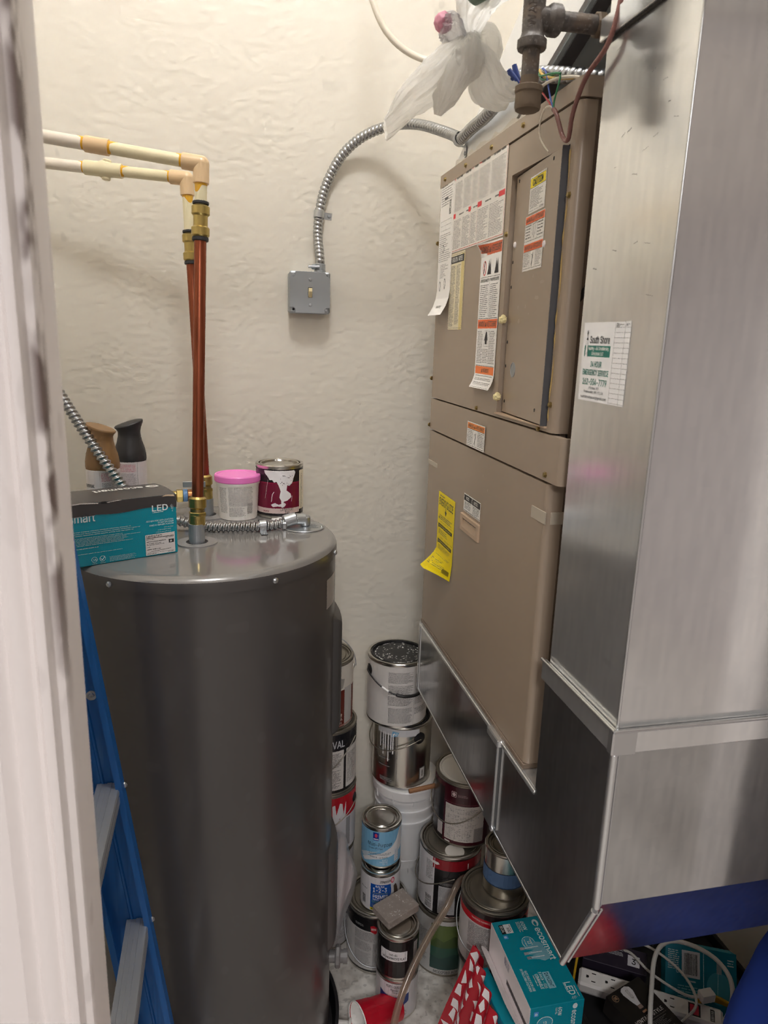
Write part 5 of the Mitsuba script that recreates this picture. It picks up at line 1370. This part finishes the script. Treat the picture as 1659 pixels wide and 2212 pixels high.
part(pk, 'flange', cyl((.264, 1.389, .0255), (.271, 1.387, .0252), .0235, 32, .002), 'm_white_plastic', 30)
ho = thing('clear_hose', 'clear amber-tinted vinyl hose bending over the floor in front of the cans', 'hose')
hp_ = spline([(.606, 1.488, .292), (.592, 1.487, .335), (.564, 1.470, .341), (.530, 1.440, .316), (.481, 1.400, .285), (.405, 1.330, .239), (.340, 1.240, .180), (.315, 1.12, .085), (.31, 1.0, .022), (.33, .88, .0125)], 90)
part(ho, 'tube', tube(hp_, .0086, 20, False), 'm_vinyl', True)
part(ho, 'bore', tube(hp_, .0060, 16, False), 'm_vinyl', True, 'inner wall')

# ------------------------------------------------------------------ front teal carton, its neighbours and the red bag
A_, B_, C_, D_ = (np.array(v) for v in ((.547, 1.284, .386), (.667, 1.284, .386), (.699, 1.062, .386), (.579, 1.062, .386)))
ux, uy = ortho(B_ - A_, A_ - D_)[:2]
fw, fl, fd = .120, .224, .085
fcb = thing('bulb_carton', 'teal three-bulb carton with its white side flap open, in front of the red gallon can', 'carton')
oc = D_ + ux * fw / 2 + uy * fl / 2 - np.array([0, 0, fd / 2])
part(fcb, 'carton', obox(oc, np.stack([ux, uy, [0, 0, 1]], 1), (fw, fl, fd), .0012), 'm_teal', 20)
part(fcb, 'white_side', obox(oc - ux * (fw / 2 + .0004), np.stack([ux, uy, [0, 0, 1]], 1), (.0008, fl - .001, fd - .001), .0002), 'm_card_white', 20, 'plain white side')
part(fcb, 'side_slot', obox(oc - ux * (fw / 2 + .0008) + np.array([0, 0, -.014]) - uy * .05, np.stack([ux, uy, [0, 0, 1]], 1), (.0006, fl * .5, .012), .0002), 'm_black', 20, 'dark slot behind the flap')
def flap(u, v):
    w = .066 * (1 - .80 * np.clip((u - .82) / .18, 0, 1) ** 2 - .55 * np.clip((.22 - u) / .22, 0, 1) ** 1.5)
    e = D_ - ux * .0015 + np.array([0, 0, .002 - fd])
    return e + (u * fl)[..., None] * uy + (w * v)[..., None] * (-ux * (.46 + .06 * v)[..., None] + np.array([0, 0, 1.0]) * (.86 - .05 * v)[..., None])
part(fcb, 'side_flap', grid(flap, 24, 6), 'm_card_white', True, 'white flap hanging open')
a = Art(91); LT = (214, 232, 236); CTe = (0, 128, 150)
# long axis of the panel: t runs from the far end (0) to the near end (fl); s runs across from the left (0) to the right (fw)
Mv = lambda art: art.moved([[0, 1, 0], [-1, 0, fl]])      # print drawn with x along t and y along s
b = Art(92)
b.disc(.020, .100, .010, .0075, LT, 1); b.disc(.022, .099, .006, .0035, CTe, 2); b.rect(.022, .0978, .034, .1002, CTe, 2)
b.text('ecosmart', .034, .092, .0150, LT, 1, .088)
b.text('60W', .010, .066, .0085, LT, 1, .026); b.para(.010, .054, .040, .064, 3, LT, 1, .55, 2.4)
b.rect(.012, .022, .038, .040, (228, 232, 234), 1); b.text('500', .022, .028, .006, K, 2, .013); b.para(.014, .035, .032, .0385, 1, GT, 2)
b.rect(.012, .002 + .022 - .012, .038, .022, (28, 30, 34), 1); b.text('$0.54', .015, .014, .006, W_, 2, .018); b.rect(.042, .012, .052, .022, (80, 150, 214), 1); b.text('e', .0445, .0135, .007, LT, 2)
b.disc(.070, .062, .017, .015, LT, 1); b.disc(.070, .062, .0158, .0138, (60, 152, 176), 2); b.text('13', .066, .060, .0065, W_, 3, .008); b.para(.060, .066, .080, .071, 1, LT, 3); b.para(.060, .053, .080, .057, 1, LT, 3)
for i, (x, y) in enumerate(((.080, .040), (.094, .043), (.106, .044))):
    b.rect(x, y - .004 + i * .001, x + .007, y + .006 + i * .001, (190, 196, 200), 4 + i); b.bars(x, y - .004 + i * .001, x + .007, y + .006 + i * .001, 4, (96, 110, 120), 5 + i)
    b.poly([(x, y + .007), (x + .007, y + .007), (x + .010, y + .024), (x + .016, y + .034), (x + .012, y + .048), (x + .002, y + .052), (x - .007, y + .047), (x - .010, y + .034), (x - .003, y + .024)], (108 + 8 * i, 168 + 5 * i, 184 + 4 * i), 3); b.line([(x + .0035, y + .008), (x + .0035, y + .038)], .0022, (212, 222, 226), 4 + i)
b.rect(.148, .058, .188, .074, (140, 196, 210), 1); b.text('DAYLIGHT', .151, .0625, .0075, (20, 70, 90), 2, .034)
b.text('3 PACK - G25', .146, .050, .0060, LT, 1, .040); b.text('DIMMABLE', .150, .0405, .0068, LT, 1, .036); b.para(.152, .0345, .184, .0385, 1, LT, 1)
b.text('SUITABLE FOR USE', .138, .022, .0050, LT, 1, .050); b.text('IN ENCLOSED FIXTURES', .132, .0145, .0050, LT, 1, .056)
b.text('LED', .180, .094, .0135, LT, 1, .030); b.rect(.180, .0915, .204, .0925, LT, 1); b.para(.190, .110, .216, .114, 1, LT, 1)
for t in (-.6, -.2, .2, .6, 1.0):
    b.line([(.211 + .004 * math.cos(t), .099 + .004 * math.sin(t)), (.211 + .009 * math.cos(t), .099 + .009 * math.sin(t))], .0008, LT, 1)
printed(fcb, 'top_print', Mv(b), plane(D_ + np.array([0, 0, .0003]), ux, uy))
b = Art(93)
b.rect(.008, fd - .022, .018, fd - .010, (80, 150, 214), 1); b.text('e', .010, fd - .020, .008, LT, 2); b.disc(.034, fd - .042, .018, .016, LT, 1); b.disc(.034, fd - .042, .0165, .0145, (60, 152, 176), 2); b.text('13', .030, fd - .045, .0065, W_, 3, .008)
b = b.moved([[1, 0, 0], [0, 1, 0]])
e = Art(94); e.text('60W', .008, .062, .0078, LT, 1, .022); e.para(.008, .055, .026, .060, 2, LT, 1)
e.disc(.012, .099, .007, .0055, LT, 1); e.text('ecosmart', .022, .0935, .0120, LT, 1, .060)
b.L += e.moved([[0, 1, 0], [-1, 0, fd]]).L
printed(fcb, 'end_print', b, plane(D_ - uy * .0004 - np.array([0, 0, fd]), ux, (0, 0, 1)))
b = Art(95); b.rect(.030, .012, .062, .034, W_, 0); b.bars(.032, .013, .060, .033, 16, (70, 60, 110), 1)
printed(fcb, 'barcode', b, plane(D_ + uy * (fl * .62 + .03) - ux * .0010 - np.array([0, 0, .040]), -uy, (0, 0, 1)))
sup = single('cardboard_box', cbox(.598, .690, 1.085, 1.285, 0, .3005, .002), 'm_wood', 'plain brown cardboard box under the front teal carton', 'cardboard box', smooth=20)
bb = thing('bulb_box', 'light blue bulb box with orange lettering wedged between the red bag and the teal carton', 'carton')
R = np.stack(ortho((.10, -.99, .0), (.99, .10, .06)), 1)
obc = np.array([.566, 1.150, .150])
part(bb, 'carton', obox(obc, R, (.20, .030, .300), .0015), 'm_teal', 20)
b = Art(96); b.rect(0, 0, .198, .298, (60, 164, 200), 0); b.rect(0, 0, .198, .150, (0, 140, 170), 1); b.text('BRIGHT', .012, .272, .018, (226, 160, 66), 2, .085); b.para(.02, .20, .15, .25, 5, LT, 2)
printed(bb, 'print', b, plane(obc - R[:, 1] * .0154 - R[:, 0] * .099 - R[:, 2] * .149, R[:, 0], R[:, 2]))
gb = thing('gift_bag', 'red gift bag with white kite shapes slumped against the teal carton', 'gift bag')
rn = random.Random(17)
def bagside(u, v):
    top = np.array([.533, 1.262, .356]) * (1 - u)[..., None] + np.array([.534, 1.120, .300]) * u[..., None]
    bot = np.array([.468, 1.330, .0]) * (1 - u)[..., None] + np.array([.462, 1.055, .0]) * u[..., None]
    p = top * (1 - v)[..., None] + bot * v[..., None]
    k = .010 * np.sin(u * 11 + v * 3) * v * (1 - .3 * v) + .006 * np.sin(u * 23 + 2)
    return p + k[..., None] * np.array([-1, 0, .1])
def bagfar(u, v):
    top = np.array([.560, 1.268, .30]) * (1 - u)[..., None] + np.array([.533, 1.262, .356]) * u[..., None]
    bot = np.array([.555, 1.300, .0]) * (1 - u)[..., None] + np.array([.468, 1.330, .0]) * u[..., None]
    return top * (1 - v)[..., None] + bot * v[..., None]
def bagnear(u, v):
    top = np.array([.534, 1.120, .300]) * (1 - u)[..., None] + np.array([.545, 1.05, .26]) * u[..., None]
    bot = np.array([.462, 1.055, .0]) * (1 - u)[..., None] + np.array([.548, 1.04, .0]) * u[..., None]
    return top * (1 - v)[..., None] + bot * v[..., None]
part(gb, 'side', grid(bagside, 40, 40), 'm_red', True, 'red side with folds')
part(gb, 'end', cat_(grid(bagfar, 12, 20), grid(bagnear, 12, 20)), 'm_red', True, 'red end panels')
b = Art(97)
for i in range(6):
    for j in range(9):
        x, y = (i + .5 + rn.uniform(-.2, .2)) / 6, (j + .4 + rn.uniform(-.2, .2)) / 9
        w2, h2, t = rn.uniform(.035, .075), rn.uniform(.035, .06), rn.uniform(-.5, .5)
        sh = rn.choice(([(-1, .2), (0, 1), (1, .3), (.2, -1)], [(-1, -.8), (.2, 1), (1, -.2)], [(-.9, .6), (.9, .9), (.5, -.8), (-.4, -.9)]))
        b.poly([(min(max(x + w2 * (p * math.cos(t) - q * math.sin(t)), .01), .99), min(max(y + h2 * (p * math.sin(t) + q * math.cos(t)), .01), .99)) for p, q in sh], (240, 234, 236), 1)
def onbag(p):
    u, v = p[:, 0], p[:, 1]
    return bagside(u, v) + np.array([-.0008, -.0001, .0001])
printed(gb, 'white_shapes', b, onbag, .04, label='white kite-shaped pattern')
rb_ = hull([(.60, .70, 0), (.80, .70, 0), (.80, .88, 0), (.60, .88, 0), (.61, .71, .53), (.80, .70, .54), (.79, .87, .53), (.62, .87, .50)])  # bag out of view, placed to mirror red in the sloping duct panel
single('unseen_red_bag', rb_.subdivide_loop(2), 'm_red', 'unseen plain red bag below the frame, placed to show as a red patch mirrored in the sloping duct panel', 'bag', smooth=True)

# ------------------------------------------------------------------ odds and ends under the duct
tr = thing('storage_tray', 'low black plastic tray holding cords and bulb boxes under the duct', 'tray')
part(tr, 'floor', cbox(.83, 1.33, 1.02, 1.47, 0, .050, .004), 'm_black_matte', 20)
part(tr, 'rim', cat_(cbox(.83, 1.33, 1.455, 1.47, .05, .085, .002), cbox(.83, .842, 1.02, 1.455, .05, .085, .002), cbox(1.318, 1.33, 1.02, 1.455, .05, .085, .002)), 'm_black_matte', 20)
ps = thing('power_strip', 'white power strip with red switch lying under the duct', 'power strip')
pa, pb = np.array([.862, 1.350, .105]), np.array([1.150, 1.166, .105])
lx = unit(pb - pa); L = np.linalg.norm(pb - pa); lz = unit(np.array([-.10, -.25, 1])); lx, lz, ly = ortho(lx, lz); ly = -ly
Rm = np.stack([lx, ly, lz], 1)
part(ps, 'housing', obox((pa + pb) / 2, Rm, (L, .046, .034), .006), 'm_white_plastic', 20)
part(ps, 'base', obox((pa + pb) / 2 - lz * .016, Rm, (L - .004, .047, .008), .002), 'm_plastic_light', 20, 'grey base')
onps = plane(pa - ly * .023 + lz * .0171, lx, ly)
for i in range(5):
    x = .022 + i * .047
    b = Art(98 + i); b.rect(x - .010, .005, x + .026, .041, (238, 236, 232), 0)
    b.disc(x, .023, .0034, .0034, K, 1, 14); b.rect(x - .0034, .0196, x, .0264, K, 1); b.rect(x + .010, .032, x + .020, .0346, K, 1); b.rect(x + .010, .012, x + .020, .0146, K, 1)
    printed(ps, 'outlet', b, onps)
b = Art(98); b.rect(.262, .008, .290, .038, (26, 22, 24), 1); b.rect(.266, .011, .286, .035, (196, 44, 70), 2)
printed(ps, 'rocker_switch', b, onps, label='red rocker switch')
b = Art(98); b.rect(.312, .008, .322, .036, (40, 38, 38), 1); b.bars(.314, .010, .320, .034, 6, (200, 200, 200), 2, False)
printed(ps, 'rating_plate', b, onps)
wcb = thing('strip_power_cord', 'thick white cord of the power strip, looped above it', 'cord')  # cord of the power strip itself, leaving from its end
scene[wcb] = mikit.ply(tube(spline([pb + lx * .0 + lz * .004, (1.16, 1.16, .16), (1.178, 1.195, .20), (1.176, 1.225, .21), (1.145, 1.288, .21), (1.096, 1.315, .21), (1.043, 1.296, .21), (.990, 1.235, .20), (.935, 1.155, .19), (.90, 1.09, .16), (.90, 1.04, .09)], 90), .0056, 12), 'm_cable', smooth=True)
wcc = thing('lamp_cord', 'thin white flat cord trailing across the power strip to a plug', 'cord')
part(wcc, 'cord', cat_(tube(spline([(.99, 1.40, .10), (1.013, 1.366, .14), (1.021, 1.292, .155), (1.045, 1.247, .155), (1.078, 1.215, .150), (1.115, 1.205, .150)], 50), .0034, 10),
                       tube(spline([(1.02, 1.42, .10), (1.055, 1.36, .16), (1.085, 1.30, .165), (1.10, 1.245, .160), (1.088, 1.19, .150), (1.03, 1.16, .145), (.98, 1.12, .11)], 50), .0034, 10)), 'm_cable', True)
part(wcc, 'plug', cat_(hull([(1.112 + dx, 1.203 + dy, .150 + dz) for dx in (-.004, .030) for dy in (-.011, .011) for dz in (-.009, .012)] + [(1.150, 1.206, .152)])), 'm_white_plastic', 20, 'white plug')
yk = thing('yellow_cord', 'yellow coiled cord beside the end of the power strip', 'cord')
scene[yk] = mikit.ply(cat_(*[tube(spline([(1.13, 1.235 + i * .004, .09 + i * .006), (1.165, 1.225, .105 + i * .007), (1.20, 1.205 - i * .003, .10 + i * .005), (1.235, 1.17, .09), (1.25, 1.12, .075)], 40), .0038, 10) for i in range(3)]), 'm_yellow_cord', smooth=True)
yk2 = thing('yellow_cord', 'thin yellow cord dropping behind the corner of the front teal carton', 'cord')
scene[yk2] = mikit.ply(tube(spline([(.90, 1.41, .16), (.882, 1.398, .11), (.862, 1.37, .098), (.845, 1.345, .098), (.80, 1.30, .06)], 40), .0032, 10), 'm_yellow_cord', smooth=True)
ge = thing('bulb_box', 'black bulb box reading vintage style lying over the power strip', 'carton')
g0, g1, g2 = np.array([.862, 1.226, .180]), np.array([.972, 1.262, .180]), np.array([.888, 1.120, .170])
gxv, gyv, gzv = ortho(g1 - g0, g0 - g2)
gw, gh2 = np.linalg.norm(g1 - g0), .150
Rg = np.stack([gxv, gyv, gzv], 1)
gorg = g0 - gyv * gh2
part(ge, 'carton', obox(gorg + gxv * gw / 2 + gyv * gh2 / 2 - gzv * .025, Rg, (gw, gh2, .050), .0015), 'm_carton_black', 20)
b = Art(99)
b.disc(.016, .134, .0085, .0085, (150, 118, 90), 1); b.disc(.016, .134, .0072, .0072, (24, 20, 20), 2); b.text('GE', .0112, .1308, .0066, (190, 150, 116), 3, .0098)
b.poly([(.048, .146), (.060, .147), (.070, .141), (.072, .131), (.064, .108), (.062, .098), (.050, .098), (.046, .108), (.040, .131), (.041, .141)], (206, 204, 204), 1); b.rect(.0495, .088, .0625, .098, (150, 130, 120), 1); b.bars(.0495, .088, .0625, .098, 5, (90, 70, 66), 2, False)
b.frame(.053, .116, .060, .138, .0010, (120, 112, 104), 2); b.line([(.0565, .112), (.0565, .134)], .001, (120, 112, 104), 2)
b.rect(.050, .078, .064, .083, (150, 110, 84), 1); b.text('VINTAGE STYLE', .012, .063, .0085, (190, 180, 176), 1, .090); b.line([(.010, .058), (.104, .058)], .0006, (130, 120, 116), 1); b.para(.012, .020, .100, .054, 9, (96, 88, 86), 1, .45, 3)
printed(ge, 'print', b, plane(gorg + gzv * .0003, gxv, gyv))
t2 = thing('bulb_carton', 'teal bulb carton with barcode standing tilted behind the power strip', 'carton')
q0, q1 = np.array([1.062, 1.262, .062]), np.array([1.215, 1.190, .062])
tx = unit(q1 - q0); tz = unit(np.array([.36, .70, 1.1])); tx, tz, ty = ortho(tx, tz)
ty = np.cross(tz, tx); wq, hq = .172, .150
Rq = np.stack([tx, ty, tz], 1)
part(t2, 'carton', obox(q0 + tx * wq / 2 + tz * hq / 2 + ty * .030, Rq, (wq, .060, hq), .0015), 'm_teal', 20)
b = Art(100)
b.rect(0, 0, wq, hq, (0, 116, 136), 0); b.rect(.092, 0, .0935, hq, LT, 1); b.rect(.040, .078, .084, .138, (222, 222, 224), 1); b.bars(.046, .084, .078, .132, 13, K, 2); b.para(.006, .09, .034, .136, 8, LT, 1); b.text('0', .026, .084, .010, LT, 2); b.para(.05, .066, .08, .074, 1, LT, 1); b.para(.03, .012, .084, .060, 6, (100, 180, 196), 1)
b.disc(.130, .066, .030, .036, (70, 150, 166), 1); b.rect(.124, .098, .136, .124, (150, 160, 164), 2); b.line([(.128, .100), (.126, .050)], .001, LT, 3); b.para(.150, .118, .166, .136, 3, LT, 1)
printed(t2, 'print', b, plane(q0 - ty * .0004, tx, tz))
vb2 = thing('bulb_box', 'small purple and white bulb box half hidden behind the power strip', 'carton')
part(vb2, 'carton', obox((.985, 1.385, .090), np.stack(ortho((.85, -.52, 0), (.5, .8, .3)), 1), (.16, .06, .075), .0015), 'm_purple', 20)
b = Art(101); b.rect(0, 0, .156, .056, (38, 30, 46), 0); b.para(.01, .03, .10, .052, 6, (190, 188, 196), 1); b.rect(.11, .012, .14, .04, (206, 204, 210), 1); b.text('3', .12, .018, .014, K, 2)
Rv = np.stack(ortho((.85, -.52, 0), (.5, .8, .3)), 1)
printed(vb2, 'print', b, plane(np.array([.985, 1.385, .090]) + Rv[:, 2] * .0378 - Rv[:, 0] * .078 - Rv[:, 1] * .028, Rv[:, 0], Rv[:, 1]))
# big blue fabric bag at the right edge
def blue(u, v):
    al, be = 2 * PI * u, PI * (v - .5)
    sg = lambda c, e: np.sign(c) * np.abs(c) ** e
    x, y, z = sg(np.cos(be), .45) * sg(np.cos(al), .9), sg(np.cos(be), .45) * sg(np.sin(al), .9), sg(np.sin(be), .6)
    p = np.stack([1.070 + .265 * x, .775 + .135 * y, .40 + .398 * z], -1)
    w = meshkit.fbm(p * 7, 3, 4) - .5
    return p + np.stack([x, y, 0 * z], -1) * (.03 * w)[..., None]
single('fabric_bag', grid(blue, 60, 50), 'm_blue_fabric', 'large bright blue fabric bag at the right edge beneath the duct', 'bag', smooth=True)

# ------------------------------------------------------------------ control wires at the furnace top
tc = thing('thermostat_cable', 'brown thermostat cable dipping down the furnace front and splitting into coloured wires', 'cable')
part(tc, 'jacket', tube(spline([(.475, .868, 2.16), (.462, .872, 2.085), (.457, .885, 2.048), (.455, .924, 2.030), (.455, .950, 2.005), (.456, .962, 1.985), (.457, .968, 1.967), (.4585, .980, 1.968), (.457, 1.000, 1.992), (.455, 1.018, 2.016)], 70), .0031, 10), 'm_brown_wire', True)
for nm, col, pts in (('red_wire', 'm_red_wire', [(.455, 1.018, 2.016), (.452, 1.045, 2.040), (.449, 1.075, 2.062), (.446, 1.10, 2.074), (.440, 1.115, 2.078)]),
                     ('blue_wire', 'm_blue_wire', [(.455, 1.018, 2.016), (.454, 1.030, 2.034), (.454, 1.040, 2.052), (.456, 1.055, 2.072), (.458, 1.075, 2.085)]),
                     ('green_wire', 'm_green_wire', [(.455, 1.018, 2.016), (.456, 1.016, 2.036), (.457, 1.010, 2.055), (.458, 1.020, 2.062), (.458, 1.050, 2.066), (.460, 1.085, 2.078)]),
                     ('white_wire', 'm_white_wire', [(.455, 1.020, 2.018), (.450, 1.040, 2.020), (.449, 1.048, 1.996), (.451, 1.035, 1.975), (.453, 1.020, 1.962)]),
                     ('yellow_wire', 'm_yellow_wire', [(.470, .995, 2.050), (.462, 1.020, 2.056), (.456, 1.055, 2.068), (.458, 1.085, 2.086)]),
                     ('cream_wire', 'm_white_wire', [(.478, .985, 2.0475), (.460, 1.010, 2.054), (.452, 1.045, 2.056), (.448, 1.09, 2.052)]),
                     ('green_wire', 'm_green_wire', [(.458, 1.085, 2.086), (.450, 1.06, 2.070), (.452, 1.03, 2.064), (.457, 1.008, 2.058)])):
    part(tc, nm, tube(spline(pts, 30), .0013 if nm not in ('yellow_wire', 'cream_wire') else .0022, 8), col, True)
for p0, p1 in (((.438, 1.117, 2.075), (.418, 1.117, 2.098)), ((.444, 1.132, 2.083), (.435, 1.130, 2.108))):
    part(tc, 'wire_nut', lathe([(0, 0), (.0050, 0), (.0054, .006), (.0042, .018), (.0036, .024), (0, .025)], 12, p0, p1), 'm_nut', 30, 'blue wire nut')

# ------------------------------------------------------------------ white hose and the tied plastic bag
wh_ = thing('white_hose', 'white cable curving down the wall and behind the tied plastic bag', 'cable')
scene[wh_] = mikit.ply(tube(spline([(.285, 1.60, 2.60), (.288, 1.60, 2.45), (.307, 1.60, 2.359), (.332, 1.60, 2.312), (.372, 1.60, 2.279), (.417, 1.595, 2.262), (.460, 1.56, 2.25), (.486, 1.50, 2.24)], 70), .0066, 14), 'm_white_wire', smooth=True)
pb_ = thing('plastic_bag', 'crumpled clear plastic bag knotted and hanging from the gas valve', 'plastic bag')


def lobe(pts, rad, flat, seed, pleat=9, n=96, m=84, amp=.22):
    path = spline(pts, m)
    t, N, B = frames(path)
    s = np.linspace(0, 1, m)[:, None]; ph = (np.arange(n) * 2 * PI / (n - 1))[None]
    r = np.interp(s, np.linspace(0, 1, len(rad)), rad)
    f = np.interp(s, np.linspace(0, 1, len(flat)), flat)
    nz = meshkit.fbm(np.stack([np.cos(ph) * 2.2 + 0 * s, np.sin(ph) * 2.2 + 0 * s, s * 4 + seed + 0 * ph], -1), 4, seed) - .5
    r = r * (1 + amp * .45 * np.sin(ph * pleat + 5 * s + 9 * nz) + 1.5 * amp * nz)
    v = path[:, None] + (r * np.cos(ph))[..., None] * N[:, None] + (r * f * np.sin(ph))[..., None] * B[:, None]
    q = np.stack([np.cos(ph) * 4.2 + 0 * s, np.sin(ph) * 4.2 + 0 * s, s * 2.6 + 0 * ph], -1) + v * 14
    ridge = sum(.5 ** o * (1 - 2 * np.abs(meshkit.noise(q * 2 ** o + 7 * o, seed + o) - .5)) for o in range(3)) - .9
    out_ = v - path[:, None]
    v = v + out_ / np.maximum(np.linalg.norm(out_, axis=-1, keepdims=True), 1e-6) * (ridge[..., None] * np.minimum(.0058, .34 * r[..., None]))
    i, j = np.meshgrid(np.arange(m - 1), np.arange(n - 1), indexing='ij'); a = i * n + j
    return trimesh.Trimesh(v.reshape(-1, 3), np.vstack([np.stack([a, a + 1, a + n + 1], -1).reshape(-1, 3), np.stack([a, a + n + 1, a + n], -1).reshape(-1, 3)]), process=False)


part(pb_, 'neck', lobe([(0.3480, 1.0000, 2.2160), (0.3460, 1.0260, 2.1730), (0.3430, 1.0580, 2.1320), (0.3430, 1.0637, 2.1039)], [.074, .056, .027, .0065], [.8, .8, .8, 1], 3, 12), 'm_film', True, 'pleated neck above the knot')
part(pb_, 'knot', lobe([(0.3366, 1.0619, 2.1039), (0.3430, 1.0600, 2.1076), (0.3504, 1.0628, 2.1030), (0.3495, 1.0675, 2.0965)], [.004, .009, .008, .004], [1, 1, 1, 1], 5, 5, amp=.12), 'm_film', True, 'tight knot')
part(pb_, 'tail', lobe([(0.3430, 1.0637, 2.1039), (0.3171, 1.0684, 2.0780), (0.2894, 1.0776, 2.0484), (0.2616, 1.0822, 2.0244), (0.2387, 1.0869, 1.9960), (0.2313, 1.0869, 1.9886)], [.008, .024, .034, .031, .026, .022], [.9, .7, .6, .5, .35, .1], 8, 7), 'm_film', True, 'long torn tail')
part(pb_, 'tail', lobe([(0.3430, 1.0637, 2.1039), (0.330, 1.052, 2.082), (0.316, 1.050, 2.053), (0.306, 1.055, 2.026), (0.300, 1.060, 2.006)], [.006, .017, .025, .020, .005], [.9, .8, .6, .4, .3], 11, 8), 'm_film', True)
part(pb_, 'pouch', lobe([(0.3449, 1.0637, 2.1030), (0.3541, 1.0591, 2.0826), (0.3680, 1.0591, 2.0595), (0.3791, 1.0637, 2.0465), (0.4013, 1.0730, 2.0484), (0.4124, 1.0822, 2.0614)], [.008, .018, .026, .030, .026, .008], [.9, .8, .7, .7, .6, .4], 21, 6), 'm_film', True, 'sagging pouch')
part(pb_, 'knot_bulb', lobe([(0.3430, 1.0637, 2.1039), (0.339, 1.052, 2.090), (0.335, 1.046, 2.070), (0.331, 1.046, 2.050), (0.329, 1.048, 2.040)], [.005, .016, .021, .015, .003], [1, 1, .9, .9, .9], 31, 11), 'm_film', True, 'gathered bulb under the knot')
part(pb_, 'flap', lobe([(0.3495, 1.0656, 2.1039), (0.3662, 1.0684, 2.1150), (0.3754, 1.0730, 2.1011), (0.3772, 1.0776, 2.0761)], [.005, .014, .014, .006], [.5, .2, .2, .2], 41, 5), 'm_film', True)
part(pb_, 'wrapped_end', lobe([(0.3384, 1.0637, 2.1039), (0.3236, 1.0656, 2.1113), (0.3107, 1.0684, 2.1205), (0.3014, 1.0693, 2.1242), (0.2959, 1.0702, 2.1242)], [.006, .012, .017, .015, .003], [.9, .9, .9, .9, .9], 51, 7), 'm_film_clear', True)
g = trimesh.creation.icosphere(3, .0125); g.vertices = g.vertices * (1 + .35 * (meshkit.fbm(g.vertices * 160, 3, 2)[:, None] - .5)) + np.array([0.3050, 1.0693, 2.1245])
part(pb_, 'pink_piece', g, 'm_pink_scrap', True, 'pink scrap inside the film')
